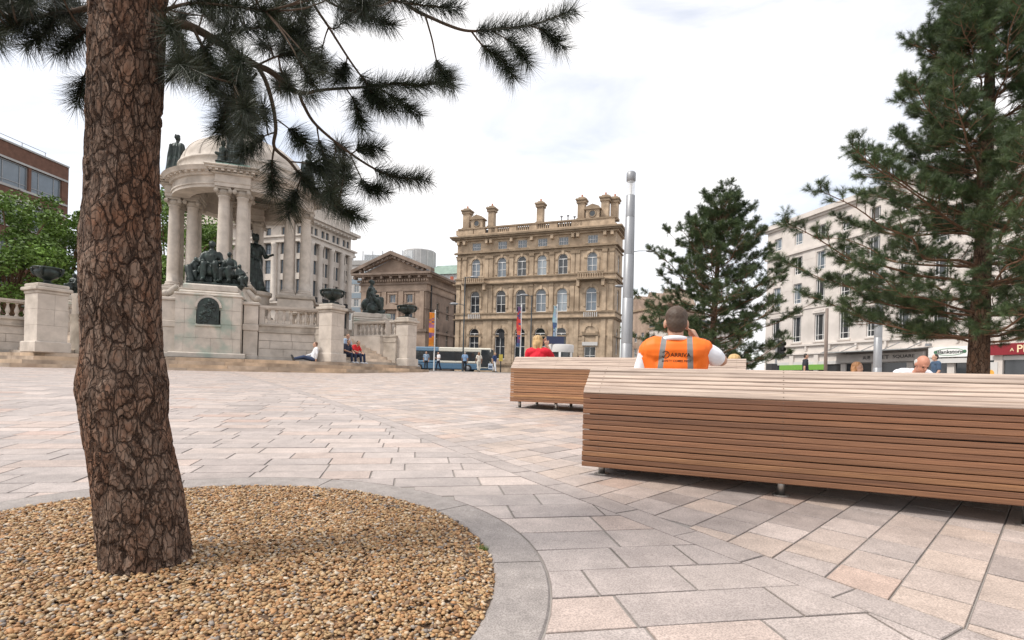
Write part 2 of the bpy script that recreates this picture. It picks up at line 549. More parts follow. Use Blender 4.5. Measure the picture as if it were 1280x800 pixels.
# ------------------------------------------------------------------ organic shapes: overlapping tapered limbs fused into one skin
def blob_mesh(name, prims, voxel, m, smooth_it=4, fold=None, sub=0):
    mb = MB()
    for p in prims:
        if p[0] == 'c':                       # tapered capsule
            a, b, r0, r1 = Vector(p[1]), Vector(p[2]), p[3], p[4]
            d = (b - a)
            l = d.length
            if l < 1e-5:
                continue
            d /= l
            path = [a - d * r0 * .92, a - d * r0 * .6, a, b, b + d * r1 * .6, b + d * r1 * .92]
            mb.tube(path, [r0 * .35, r0 * .78, r0, r1, r1 * .78, r1 * .35], 14)
        elif p[0] == 'e':                     # ellipsoid
            mb.sphere(p[1], p[2], 18, 12, M=p[3] if len(p) > 3 else None)
        elif p[0] == 'b':                     # box
            mb.box(*p[1])
        elif p[0] == 't':                     # tube with radii
            mb.tube(p[1], p[2], 12)
    me = mb.mesh(name, m)
    bm = bmesh.new(); bm.from_mesh(me); bmesh.ops.recalc_face_normals(bm, faces=bm.faces); bm.to_mesh(me); bm.free()
    o = bpy.data.objects.new('tmp', me)
    work = bpy.data.scenes.new('work')         # a scratch scene keeps the evaluation cheap
    work.collection.objects.link(o)
    md = o.modifiers.new('r', 'REMESH')
    md.mode = 'VOXEL'
    md.voxel_size = voxel
    md.use_smooth_shade = True
    if smooth_it:
        sm = o.modifiers.new('s', 'SMOOTH')
        sm.factor = .5
        sm.iterations = smooth_it
    work.view_layers[0].update()
    dg = work.view_layers[0].depsgraph
    dg.update()
    out = bpy.data.meshes.new_from_object(o.evaluated_get(dg))
    out.name = name
    out.materials.clear()
    for q in (m if isinstance(m, (list, tuple)) else [m]):
        out.materials.append(q)
    bpy.data.objects.remove(o)
    bpy.data.scenes.remove(work)
    if fold is not None:
        n = len(out.vertices)
        co = np.empty(n * 3); no = np.empty(n * 3)
        out.vertices.foreach_get('co', co)
        out.vertices.foreach_get('normal', no)
        co, no = co.reshape(-1, 3), no.reshape(-1, 3)
        co = co + no * fold(co)[:, None]
        out.vertices.foreach_set('co', co.ravel())
        out.update()
    out.polygons.foreach_set('use_smooth', [True] * len(out.polygons))
    return out
def folds(amp, k=14.0, ph=0.0):
    def f(c):
        a = np.arctan2(c[:, 1], c[:, 0])
        return amp * (np.sin(a * k + 2.2 * np.sin(c[:, 2] * 2.3 + ph) + ph) * .6 + .5 * np.sin(c[:, 0] * 23 + c[:, 2] * 9 + ph) * np.sin(c[:, 1] * 19 + 1.3))
    return f
# ------------------------------------------------------------------ ground
def ground_sheet(name, xs, ys, dz, m, kind='structure'):
    X, Y = np.meshgrid(xs, ys)
    V = np.stack([X.ravel(), Y.ravel(), (gz(X, Y) + dz).ravel()], 1)
    nx, ny = len(xs), len(ys)
    i = np.arange((ny - 1) * (nx - 1))
    a = (i // (nx - 1)) * nx + i % (nx - 1)
    Fq = np.stack([a, a + 1, a + nx + 1, a + nx], 1)
    o = link(name, np_mesh(name, V, Fq, m))
    return tag(o, kind=kind)
gys = [-60, -20, -8, -2, 0, 1, 2, 3, 4, 5, 6, 7, 8, 9, 10, 12, 14, 18, 22, 26, 31, 40, 46, 53, 66, 100, 300, 1200]
ground = ground_sheet('ground', [-900, -300, -100, -40, -20, -10, -5, -2, 0, 2.8, 4, 5.8, 8, 12, 16, 20, 25.8, 40, 100, 300, 900], gys, -.0048, M['ground'])
tag(ground, 'mortar coloured ground under the paving of the square', None)
road = ground_sheet('road', [-300, -100, -40, -20, 0, 2.8, 5.8, 25.8, 60, 300], [47, 53, 60, 66, 84], .004, M['asphalt'])
tag(road, 'dark asphalt road beyond the paved square')

PIT = Vector((-1.192, 1.782))
R1, R2 = 1.155, 1.33
SD = Vector((.5237, -.852))                 # run of the dividing strip
SN = Vector((.852, .5237))                  # towards the bench side
SP = Vector((-.69, 4.8))                    # a point on its bench-side edge
SW = .14
def clip(poly, n, d):
    """keep the part of poly where p.n <= d"""
    out = []
    for i, a in enumerate(poly):
        b = poly[(i + 1) % len(poly)]
        da, db = a.dot(n) - d, b.dot(n) - d
        if da <= 0:
            out.append(a)
        if (da < 0 < db) or (db < 0 < da):
            out.append(a.lerp(b, da / (da - db)))
    return out
def minus_disc(poly, c, r):
    ins = [(p - c).length < r for p in poly]
    if not any(ins):
        return poly
    if all(ins):
        return []
    n = len(poly)
    st = next(i for i in range(n) if ins[i] and not ins[(i + 1) % n])
    out = []
    def hit(a, b):
        d, e = b - a, a - c
        A, B, K = d.dot(d), 2 * d.dot(e), e.dot(e) - r * r
        s = math.sqrt(max(B * B - 4 * A * K, 0))
        for t in sorted(((-B - s) / (2 * A), (-B + s) / (2 * A))):
            if -1e-6 <= t <= 1 + 1e-6:
                return a + d * t
        return a
    h0 = hit(poly[(st + 1) % n], poly[st])
    out.append(h0)
    k = (st + 1) % n
    while not ins[k]:
        out.append(poly[k])
        if ins[(k + 1) % n]:
            h1 = hit(poly[k], poly[(k + 1) % n])
            out.append(h1)
            break
        k = (k + 1) % n
    else:
        return poly
    a0 = math.atan2(h1.y - c.y, h1.x - c.x)
    a1 = math.atan2(h0.y - c.y, h0.x - c.x)
    da = (a1 - a0 + PI) % (2 * PI) - PI
    m = max(1, int(abs(da) / .06))
    for j in range(1, m):
        a = a0 + da * j / m
        out.append(c + Vector((math.cos(a), math.sin(a))) * r)
    return out
def area(p):
    return abs(sum(p[i].x * p[(i + 1) % len(p)].y - p[(i + 1) % len(p)].x * p[i].y for i in range(len(p)))) / 2
PALL = [((.90, .89, .89), 5), ((.97, .95, .94), 4), ((1.03, .95, .90), 2), ((1.1, 1.06, 1.03), 1.8), ((.84, .825, .825), 1.6), ((1.02, .87, .80), .5)]
PALR = [((1.0, .945, .90), 3), ((1.06, .98, .90), 3), ((.90, .88, .87), 3), ((1.14, 1.10, 1.07), 2), ((1.04, .90, .81), 1.2), ((.82, .79, .775), 1.1)]
def pick(pal):
    t = rnd.random() * sum(w for _, w in pal)
    for c, w in pal:
        t -= w
        if t <= 0:
            break
    k = rnd.uniform(.93, 1.07)
    return tuple(x * k for x in c)
pieces = []                                   # (polygon, colour)
G = .0026
def course_zone(ang, w, lmin, lmax, keep, pal, off=0.0, E=.0035):
    ax, ay = Vector((math.cos(ang), math.sin(ang))), Vector((-math.sin(ang), math.cos(ang)))
    rows = range(int(-42 / w), int(48 / w))
    for k in rows:
        v0, v1 = k * w + off, (k + 1) * w + off
        s = -46 + rnd.random() * .4
        while s < 46:
            l = rnd.uniform(lmin, lmax)
            c = ax * (s + l / 2) + ay * ((v0 + v1) / 2)
            if .3 < c.y < 36 and -27 < c.x < 17 and abs(c.x) < 1.25 * c.y + 2.5:
                q = [ax * (s + E) + ay * (v0 + G), ax * (s + l - E) + ay * (v0 + G), ax * (s + l - E) + ay * (v1 - G), ax * (s + E) + ay * (v1 - G)]
                q = keep(q, c)
                if q and len(q) > 2 and area(q) > .0025:
                    pieces.append((q, pick(pal)))
            s += l
dR = SP.dot(SN)
def keep_l(q, c):
    q = clip(q, SN, dR - SW - 2 * G)
    if len(q) > 2 and (c - PIT).length < R2 + .6:
        q = minus_disc(q, PIT, R2 + .006)
    return q
def keep_r(q, c):
    return clip(q, -SN, -(dR + G))
course_zone(R(10), .2, .26, .52, keep_l, PALL, .03)
course_zone(R(45), .192, .2, .31, keep_r, PALR, -.008, .0034)
s = -34.0
while s < 6:
    l = rnd.uniform(.27, .36)
    a, b = SP + SD * (s + G), SP + SD * (s + l - G)
    q = [a - SN * G, b - SN * G, b - SN * (SW + G), a - SN * (SW + G)]
    if a.y > .3 and (a.y < 34):
        pieces.append((list(reversed(q)), (lambda k_: (.84 * k_, .825 * k_, .82 * k_))(rnd.uniform(.94, 1.06))))
    s += l
def scr(x, y):
    z = gzf(x, y)
    u, v = x / y * FPX, -(z - EYE) / y * FPX + CYPX
    return 640 + u - ROLL * v, 400 + ROLL * u + v
info = []
for i, (q, c) in enumerate(pieces):
    cx, cy = sum(p.x for p in q) / len(q), sum(p.y for p in q) / len(q)
    sx, sy = scr(cx, cy)
    vis = -40 < sx < 1320 and sy < 840 and cy > .6
    info.append((area(q) / cy ** 3 if vis else 0, i))
info.sort(reverse=True)
near = set(i for _, i in info[:298])
def paver_mesh(mb, q, col, c=.0022, deep=.012, lift=0.0):
    n = len(q)
    m = Vector((sum(p.x for p in q) / n, sum(p.y for p in q) / n))
    tilt = (rnd.uniform(-.004, .004), rnd.uniform(-.004, .004))
    if area(q) and sum(q[i].x * q[(i + 1) % n].y - q[(i + 1) % n].x * q[i].y for i in range(n)) < 0:
        q = q[::-1]
    def z(p):
        return gzf(p.x, p.y) + lift + (p.x - m.x) * tilt[0] + (p.y - m.y) * tilt[1]
    ins = [p + (m - p).normalized() * c * 1.3 for p in q]
    v = [(p.x, p.y, z(p)) for p in ins] + [(p.x, p.y, z(p) - c) for p in q] + [(p.x, p.y, z(p) - deep) for p in q]
    b0 = len(mb.v)
    mb.add(v, [tuple(range(n))], col)
    edge = tuple(x * .62 for x in col)             # arrises and sides darker than the top
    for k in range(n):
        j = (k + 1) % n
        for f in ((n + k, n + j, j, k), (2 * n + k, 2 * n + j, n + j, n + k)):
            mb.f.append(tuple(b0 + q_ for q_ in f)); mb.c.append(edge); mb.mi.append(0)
plaza = tag(bpy.data.objects.new('pavement', None), 'pale granite paving of the square laid in courses', kind='structure')
C.objects.link(plaza)
far_mb = MB()
for i, (q, c) in enumerate(pieces):
    if i in near:
        mb = MB()
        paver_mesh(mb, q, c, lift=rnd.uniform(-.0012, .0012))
        mb.build('paver', M['paver'], plaza)
    else:
        n = len(q)
        cy = q[0].y
        if cy < 6:
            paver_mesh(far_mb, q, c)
        else:
            if sum(q[k].x * q[(k + 1) % n].y - q[(k + 1) % n].x * q[k].y for k in range(n)) < 0:
                q = q[::-1]
            l = rnd.uniform(-.001, .001)
            v = [(p.x, p.y, gzf(p.x, p.y) + l) for p in q] + [(p.x, p.y, gzf(p.x, p.y) - .012) for p in q]
            b0 = len(far_mb.v)
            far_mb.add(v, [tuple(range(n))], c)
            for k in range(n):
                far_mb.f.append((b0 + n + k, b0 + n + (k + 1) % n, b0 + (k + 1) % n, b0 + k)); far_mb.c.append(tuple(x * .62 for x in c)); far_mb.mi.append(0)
tag(far_mb.build('far_pavers', M['paver'], plaza), kind='stuff')

# kerb ring round the tree pit
kerb = tag(bpy.data.objects.new('kerb', None), 'flush ring of curved granite kerb stones round the gravel tree pit', kind='structure')
C.objects.link(kerb)
a = R(8)
while a < R(8) + 2 * PI - .05:
    da = min(rnd.uniform(.55, .72), R(8) + 2 * PI - a)
    if R(8) + 2 * PI - a - da < .25:
        da = R(8) + 2 * PI - a
    m = max(3, int(da / .05))
    pts = []
    for j in range(m + 1):
        t = a + .003 + (da - .006) * j / m
        pts.append(PIT + Vector((math.cos(t), math.sin(t))) * R2)
    for j in range(m, -1, -1):
        t = a + .003 + (da - .006) * j / m
        pts.append(PIT + Vector((math.cos(t), math.sin(t))) * R1)
    n = len(pts)
    lift = .002
    v = []
    for r, dz in ((.006, 0), (0, -.006), (0, -.12)):
        for j, p in enumerate(pts):
            d = (p - PIT).normalized()
            pp = p - d * r if j <= m else p + d * r
            v.append((pp.x, pp.y, gzf(pp.x, pp.y) + lift + dz))
    f = []
    for j in range(m):
        f.append((j, j + 1, n - 2 - j, n - 1 - j))
    for ring in range(2):
        for k in range(n):
            j = (k + 1) % n
            f.append((ring * n + k, ring * n + j, ring * n + n + j, ring * n + n + k))
    mb = MB()
    mb.add(v, [tuple(reversed(x)) if False else x for x in f])
    o = mb.build('kerb_stone', M['kerb'], kerb)
    bm = bmesh.new(); bm.from_mesh(o.data); bmesh.ops.recalc_face_normals(bm, faces=bm.faces); bm.to_mesh(o.data); bm.free()
    a += da

# gravel: soil bed and a carpet of pebbles
mb = MB()
ring = [(PIT.x + math.cos(2 * PI * k / 48) * (R1 - .001), PIT.y + math.sin(2 * PI * k / 48) * (R1 - .001)) for k in range(48)]
mb.add([(x, y, gzf(x, y) - .0035) for x, y in ring], [tuple(range(48))])
tag(mb.build('soil_bed', M['soil']), 'dark bed under the pebbles of the tree pit', kind='structure')
def ico():
    t = (1 + 5 ** .5) / 2
    v = np.array([(-1, t, 0), (1, t, 0), (-1, -t, 0), (1, -t, 0), (0, -1, t), (0, 1, t), (0, -1, -t), (0, 1, -t), (t, 0, -1), (t, 0, 1), (-t, 0, -1), (-t, 0, 1)], float)
    v /= np.linalg.norm(v[0])
    f = np.array([(0, 11, 5), (0, 5, 1), (0, 1, 7), (0, 7, 10), (0, 10, 11), (1, 5, 9), (5, 11, 4), (11, 10, 2), (10, 7, 6), (7, 1, 8), (3, 9, 4), (3, 4, 2), (3, 2, 6), (3, 6, 8), (3, 8, 9), (4, 9, 5), (2, 4, 11), (6, 2, 10), (8, 6, 7), (9, 8, 1)])
    return v, f
def rot_np(n):
    q = nrs.normal(size=(n, 4)); q /= np.linalg.norm(q, axis=1)[:, None]
    w, x, y, z = q.T
    return np.stack([1 - 2 * (y * y + z * z), 2 * (x * y - z * w), 2 * (x * z + y * w), 2 * (x * y + z * w), 1 - 2 * (x * x + z * z), 2 * (y * z - x * w), 2 * (x * z - y * w), 2 * (y * z + x * w), 1 - 2 * (x * x + y * y)], 1).reshape(n, 3, 3)
def pebbles(n):
    iv, fi = ico()
    r = R1 * np.sqrt(nrs.rand(n * 2)) * .997
    a = nrs.rand(n * 2) * 2 * PI
    x, y = PIT.x + r * np.cos(a), PIT.y + r * np.sin(a)
    ok = (y > .75) & (np.hypot(x + 1.22, y - 1.9) > .10)
    x, y = x[ok][:n], y[ok][:n]
    n = len(x)
    size = nrs.gamma(10, .0054 / 10, n) + .0012
    sc = size[:, None] * np.stack([nrs.uniform(1, 1.45, n), nrs.uniform(.85, 1.1, n), nrs.uniform(.55, .85, n)], 1)
    mound = .020 * np.exp(-((x + 1.20) ** 2 + (y - 1.855) ** 2) / .035) + .003 * np.sin(x * 7) * np.cos(y * 6)
    z = gz(x, y) - .0040 + nrs.rand(n) * .011 + mound - .004 * (np.hypot(x - PIT.x, y - PIT.y) > R1 - .1)
    Rm = rot_np(n)
    Rm[:, 2, :] *= .6
    jit = 1 + nrs.uniform(-.18, .18, (n, 12, 1))
    V = np.einsum('nij,nkj->nki', Rm, iv[None] * sc[:, None, :] * jit) + np.stack([x, y, z], 1)[:, None, :]
    Fq = (fi[None] + (np.arange(n) * 12)[:, None, None]).reshape(-1, 3)
    pal = np.array([(.44, .26, .12), (.50, .33, .165), (.37, .20, .09), (.55, .42, .28), (.27, .16, .09), (.60, .50, .38), (.20, .17, .15), (.33, .28, .24), (.46, .24, .10)])
    pw = np.array([6, 6, 4, 3, 1.6, 1.2, .7, .9, 3])
    ci = nrs.choice(len(pal), n, p=pw / pw.sum())
    col = pal[ci] * nrs.uniform(.75, 1.2, (n, 1))
    return np_mesh('gravel', V.reshape(-1, 3), Fq, M['gravel'], np.repeat(col, 20, 0), True)
tag(link('gravel', pebbles(62000)), 'orange brown pebbles filling the round tree pit', 'gravel', kind='stuff')
def litter(n):
    r, a = R1 * .95 * np.sqrt(nrs.rand(n)), nrs.rand(n) * 2 * PI
    x, y = PIT.x + r * np.cos(a), PIT.y + r * np.sin(a)
    z = gz(x, y) + .014
    d = nrs.rand(n) * 2 * PI
    l = nrs.uniform(.03, .07, n)
    dx, dy = np.cos(d) * l / 2, np.sin(d) * l / 2
    w = .0009
    V = np.stack([np.stack([x - dx - np.sin(d) * w, y - dy + np.cos(d) * w, z], 1), np.stack([x - dx + np.sin(d) * w, y - dy - np.cos(d) * w, z], 1), np.stack([x + dx, y + dy, z + .003], 1)], 1).reshape(-1, 3)
    return np_mesh('fallen_needles', V, np.arange(3 * n).reshape(-1, 3), flat((.16, .085, .04)))
tag(link('fallen_needles', litter(420)), 'dry brown pine needles fallen on the gravel', 'litter', kind='stuff')
# small weed tufts at the kerb
def tuft(p, n, h):
    V, Fq = [], []
    for k in range(n):
        a, r = rnd.random() * 2 * PI, rnd.random() * .018
        b = Vector((p[0] + r * math.cos(a), p[1] + r * math.sin(a), p[2]))
        t = b + Vector((rnd.uniform(-.5, .5) * h, rnd.uniform(-.5, .5) * h, h * rnd.uniform(.5, 1)))
        w = Vector((math.cos(a), math.sin(a), 0)) * .002
        i = len(V)
        V += [b - w, b + w, t]
        Fq.append((i, i + 1, i + 2))
    o = link('weed_tuft', np_mesh('weed_tuft', np.array([tuple(v) for v in V]), np.array(Fq), flat((.13, .2, .04))))
    return o
p = PIT + Vector((math.cos(R(15)), math.sin(R(15)))) * (R1 - .015)
tag(tuft((p.x, p.y, gzf(p.x, p.y) - .012), 70, .035), 'small green weed tuft sprouting from gravel against the kerb ring', 'weed')
p = PIT + Vector((math.cos(R(68)), math.sin(R(68)))) * (R1 - .01)
tag(tuft((p.x, p.y, gzf(p.x, p.y) - .012), 30, .02), 'tiny moss tuft at the far rim of the gravel pit', 'weed')
# ------------------------------------------------------------------ timber benches
def bench_path():
    P = [(0, 0), (0, .445)]
    for k in range(1, 6):                       # rounded shoulder
        a = R(47) * k / 5
        P.append((.035 * (1 - math.cos(a)), .445 + .035 * math.sin(a)))
    P += [(.135, .592), (.15, .602), (.172, .606), (.192, .60), (.205, .585), (.28, .335), (.30, .318), (.80, .30), (.822, .29), (.835, .265), (.835, .0)]
    return [Vector(p) for p in P]
def along(P, s):
    for i in range(len(P) - 1):
        l = (P[i + 1] - P[i]).length
        if s <= l or i == len(P) - 2:
            t = (P[i + 1] - P[i]) / l
            return P[i] + t * s, t
        s -= l
def make_bench(L, z_bottom, origin, rz, pale, label, ribs, group):
    b = thing('timber_bench', label, 'bench', (origin[0], origin[1], z_bottom), rz, group)
    P = bench_path()
    tot = sum((P[i + 1] - P[i]).length for i in range(len(P) - 1))
    pitch, n = .0318, int(tot / .0318)
    seg = 28
    for k in range(n):
        c, t = along(P, (k + .5) * pitch)
        nrm = Vector((-t.y, t.x))             # outwards for this walk: y-, z+
        if k == 0:
            pass
        w0 = .0284
        f1, p1, A = rnd.uniform(1.2, 2.6), rnd.random() * 6.28, rnd.uniform(.0005, .0024)
        f2, p2 = rnd.uniform(3, 6), rnd.random() * 6.28
        x0, x1 = rnd.uniform(-.002, .002), L + rnd.uniform(-.002, .002)
        v, f = [], []
        for j in range(seg + 1):
            x = lerp(x0, x1, j / seg)
            o = A * math.sin(f1 * x + p1) + .0005 * math.sin(f2 * x + p2)
            nn = .0012 * math.sin(f1 * .8 * x + p2)
            h = w0 / 2
            e = .0035
            cs = [(-h, -.04), (-h, -e), (-h + e, 0), (h - e, 0), (h, -e), (h, -.04)]
            for a_, d_ in cs:
                q = c + t * (a_ + o) + nrm * (d_ + nn)
                v.append((x, q.x, q.y))
        m = 6
        for j in range(seg):
            for q in range(m):
                q2 = (q + 1) % m
                f.append((j * m + q, j * m + q2, (j + 1) * m + q2, (j + 1) * m + q))
        f += [tuple(range(m))[::-1], tuple(seg * m + q for q in range(m))]
        br = rnd.uniform(.74, 1.3)
        col = [br * rnd.uniform(.97, 1.03), br, br * rnd.uniform(.95, 1.05)]
        if k == 2:
            col = [1.25, 1.32, 1.2]
        if nrm.y > .25:                        # upward slats paler: grey weathering plus sky light put into the colour
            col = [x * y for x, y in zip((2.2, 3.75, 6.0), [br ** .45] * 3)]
        elif pale:
            col = [x * y for x, y in zip(col, (1.5, 1.6, 1.55))]
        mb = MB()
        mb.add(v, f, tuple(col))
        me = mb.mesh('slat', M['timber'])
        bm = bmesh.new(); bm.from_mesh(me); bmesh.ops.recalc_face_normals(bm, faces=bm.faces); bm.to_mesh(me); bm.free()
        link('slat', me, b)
    # rib frames, screws and legs
    ins = []
    for i, p in enumerate(P):
        ins.append((p.x, p.y))
    cx, cz = .30, .2
    rib = [(y + (.043 if y < .2 else (-.043 if y > .6 else 0)) + (.03 if .12 < y < .3 and z > .3 else 0) * 0, z - (.043 if z > .25 else 0) + (.01 if z < .02 else 0)) for y, z in ins]
    rib = [(.045, .01), (.045, .43), (.155, .54), (.24, .3), (.26, .27), (.785, .255), (.785, .01)]
    for x in [0.05] + ribs + [L - .05]:
        mb = MB()
        mb.add([(x - .006, y, z) for y, z in rib] + [(x + .006, y, z) for y, z in rib],
               [tuple(range(7)), tuple(range(13, 6, -1))] + [((k + 1) % 7, k, 7 + k, 7 + (k + 1) % 7) for k in range(7)])
        mb.build('rib_frame', M['iron'], b)
    MB().box(.03, L - .03, .0415, .044, .012, .43).build('light_stop_board', M['iron'], b)  # added dark board, stops light from behind showing through the slat gaps
    for x in ribs:
        for y in (.10, .72):
            wx = origin[0] + math.cos(rz) * x - math.sin(rz) * y
            wy = origin[1] + math.sin(rz) * x + math.cos(rz) * y
            g = gzf(wx, wy) - z_bottom
            mb = MB()
            mb.lathe([(.021, g + .004), (.021, .03)], 14, x, y)
            lg = mb.build('leg', M['steel'], b, True)
            mb = MB()
            mb.lathe([(.045, g - .002), (.045, g + .006)], 16, x, y)
            mb.build('foot_plate', M['steel'], lg)
        mb = MB()
        for k in range(n):
            c, t = along(P, (k + .5) * pitch)
            nrm = Vector((-t.y, t.x))
            if nrm.x < -.2 or nrm.y > .2:
                a, q = c + nrm * .0005, c + nrm * .0022
                mb.tube([(x, a.x, a.y), (x, q.x, q.y)], .0028, 8)
        tag(mb.build('screws', M['screw'], b), kind='stuff')
    return b
BA = math.atan2(-.416, .909)
BG = 'long slatted timber benches on the square'
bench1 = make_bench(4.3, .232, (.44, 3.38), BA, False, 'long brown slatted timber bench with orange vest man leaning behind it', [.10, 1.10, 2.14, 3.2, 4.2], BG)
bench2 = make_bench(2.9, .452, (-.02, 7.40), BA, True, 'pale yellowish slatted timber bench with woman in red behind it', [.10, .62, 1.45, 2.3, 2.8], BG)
bench3 = copy_tree(bench2)
bench3.location = (6.7, 7.02, gzf(5.3, 7.1) + .06)
bench3.rotation_euler = (0, 0, BA + PI)
bench3['label'] = 'slatted timber bench with bald man in white shirt seated on it'
bench4 = copy_tree(bench2)
bench4.location = (.25, 9.9, .45)
bench4['label'] = 'slatted timber bench on which the blond woman in red sits'
# ------------------------------------------------------------------ domed monument
MC = Vector((-16.0, 32.4, 0))
MA = R(18)
mon = thing('domed_monument', 'pale stone domed monument of paired columns on an octagonal stepped podium', 'monument', MC, MA)
def oct_pts(o):
    a, b = 5.1 + .414 * o, 9.0 + o
    return [Vector(p) for p in ((-a, -b), (a, -b), (b, -a), (b, a), (a, b), (-a, b), (-b, a), (-b, -a))]
# core slabs and step blocks
STEP = [(1.30, .80, 1.14), (1.15, 1.22, .99), (1.0, 1.64, .84), (.85, 2.06, .69), (.70, 2.48, .5)]
steps = tag(bpy.data.objects.new('steps', None)); C.objects.link(steps); steps.parent = mon
mb = MB()
mb.prism([tuple(p) for p in oct_pts(.35)], .2, 1.297)
mb.build('step_core', M['step'], steps)
STC = [(1, 1, 1), (1.12, 1.06, .98), (.85, .85, .85), (1.25, 1.18, 1.08), (.97, .93, .88), (1.05, 1.07, 1.1)]
for zt, o, zb in STEP:
    out, inn = oct_pts(o), oct_pts(o - .47)
    for e in (7, 0, 1, 2, 6):
        A, B, a_, b_ = out[e], out[(e + 1) % 8], inn[e], inn[(e + 1) % 8]
        n = max(2, int((B - A).length / rnd.uniform(1.5, 2.1)))
        cuts = [0] + [(k + rnd.uniform(-.25, .25)) / n for k in range(1, n)] + [1]
        for k in range(n):
            g = .004
            t0, t1 = cuts[k] + g / (B - A).length, cuts[k + 1] - g / (B - A).length
            q = [A.lerp(B, t0), A.lerp(B, t1), a_.lerp(b_, t1), a_.lerp(b_, t0)]
            m2 = MB()
            m2.prism([tuple(p) for p in q], zb, zt + rnd.uniform(-.004, .004), col=(lambda k_: tuple(x * k_ for x in rnd.choice(STC)))(rnd.uniform(.88, 1.12)))
            m2.build('step_block', M['step'], steps)
# terrace core
mb = MB()
tc_ = [(-4.6, -7.7), (4.6, -7.7), (3.2, -5.2), (5.2, -3.2), (7.7, -4.6), (7.7, 4.6), (5.2, 3.2), (3.2, 5.2), (4.6, 7.7), (-4.6, 7.7), (-3.2, 5.2), (-5.2, 3.2), (-7.7, 4.6), (-7.7, -4.6), (-5.2, -3.2), (-3.2, -5.2)]
mb.prism(tc_, 1.29, 2.9)
mb.build('terrace', M['stone'], mon)
# baluster and rail meshes
BP = [(.075, 0), (.075, .05), (.05, .07), (.055, .12), (.09, .22), (.095, .28), (.06, .40), (.042, .50), (.045, .55), (.07, .57), (.07, .62)]
bal_me = MB().lathe(BP, 10).mesh('baluster', M['stone'], True)
def balustraded_wall(p0, p1, z0, z_band, z_rail, out_n, blocks=True, last=True):
    """wall in monument space from p0 to p1 with block courses, moulded band and balustrade"""
    p0, p1 = Vector(p0), Vector(p1)
    d = (p1 - p0)
    L = d.length
    d /= L
    root = tag(bpy.data.objects.new('podium_wall', None)); C.objects.link(root); root.parent = mon
    root.location = (p0.x, p0.y, 0)
    root.rotation_euler = (0, 0, math.atan2(d.y, d.x))
    # local: x along, -y outwards or inwards
    s = -1 if (Vector((d.y, -d.x)).dot(Vector(out_n)) > 0) else 1
    def bx(mb, x0, x1, d0, d1, z0_, z1_):
        y0, y1 = sorted((s * d0, s * d1))
        mb.box(x0, x1, y0, y1, z0_, z1_)
    mb = MB(); bx(mb, 0, L, -.40, .20, z0, z_band); mb.build('wall_core', M['stone_dirty'], root)
    mb = MB(); bx(mb, 0, L, -.3, .34, z0, z0 + .17); mb.build('wall_base', M['stone'], root)
    zc = z0 + .17
    n = 3
    h = (z_band - zc) / n
    for r in range(n):
        x = -.5 if r % 2 else 0
        while x < L:
            x1 = x + rnd.uniform(.95, 1.15)
            if r == 2:
                x1 = x + rnd.uniform(1.2, 1.4)
            a, b = max(0, x) + .008, min(L, x1) - .008
            if b - a > .1:
                mb = MB(); bx(mb, a, b, .10, .245 + rnd.uniform(-.004, .004), zc + r * h + .009, zc + (r + 1) * h - .009)
                mb.build('block', M['stone'], root)
            x = x1
    mb = MB()
    bx(mb, 0, L, -.42, .30, z_band, z_band + .07)
    bx(mb, 0, L, -.40, .26, z_band + .07, z_band + .30)
    bx(mb, 0, L, -.43, .33, z_band + .30, z_band + .37)
    mb.build('band', M['stone_dirty'], root)
    zb = z_band + .37
    mb = MB()
    bx(mb, 0, L, -.16, .19, zb + .70, zb + .76)
    bx(mb, 0, L, -.20, .23, zb + .76, zb + .86)
    mb.build('rail', M['stone'], root)
    mb = MB(); bx(mb, 0, L, -.14, .17, zb, zb + .08); mb.build('balustrade_base', M['stone'], root)
    nb = int((L - .5) / .30)
    for k in range(nb):
        o = link('baluster', bal_me, root, (.4 + (L - .8) * k / max(1, nb - 1), s * .015, zb + .08))
    for x in (0, L - .22):
        mb = MB(); bx(mb, x, x + .22, -.13, .16, zb + .08, zb + .70); mb.build('end_block', M['stone'], root)
    return root
for k in range(4):
    ca, sa = math.cos(k * PI / 2), math.sin(k * PI / 2)
    rot = lambda x, y: (ca * x - sa * y, sa * x + ca * y)
    if k == 2:
        continue
    on = rot(0, -1)
    balustraded_wall(rot(-4.65, -8.05), rot(-1.95, -8.05), 1.30, 2.58, 3.85, on)
    balustraded_wall(rot(1.95, -8.05), rot(4.65, -8.05), 1.30, 2.58, 3.85, on)
    # stair cheeks, running inwards from the pedestals
    if k in (0, 1):
        balustraded_wall(rot(5.0, -8.5), rot(3.2, -6.2), 1.30, 2.58, 3.85, rot(1, -1))
    if k in (0, 3):
        balustraded_wall(rot(-5.0, -8.5), rot(-3.2, -6.2), 1.30, 2.58, 3.85, rot(-1, -1))
    if k == 1:
        balustraded_wall(rot(-5.0, -8.7), rot(-2.6, -6.4), 1.30, 2.58, 3.85, rot(-1, -1))
    if k == 3:
        balustraded_wall(rot(5.5, -10.4), rot(2.6, -6.4), 1.30, 2.58, 3.85, rot(1, -1))
# flights of stairs on the two diagonals that can be seen
for sx in (1, -1):
    st = tag(bpy.data.objects.new('stair_flight', None)); C.objects.link(st); st.parent = mon
    st.rotation_euler = (0, 0, sx * PI / 4)
    for i in range(10):
        y0 = -9.75 + i * .33
        mb = MB()
        mb.box(-2.55, 2.55, y0, y0 + .4 if i < 9 else -5, 1.30 + i * .16, 1.30 + (i + 1) * .16 - .002, col=(lambda k_: (1.25 * k_, 1.3 * k_, 1.35 * k_))(rnd.uniform(.95, 1.1)))
        mb.build('tread', M['step'], st)
    mb = MB()
    mb.extrude([(-2.5, 0), (2.5, 0), (2.5, 1), (-2.5, 1)], 0, 1)
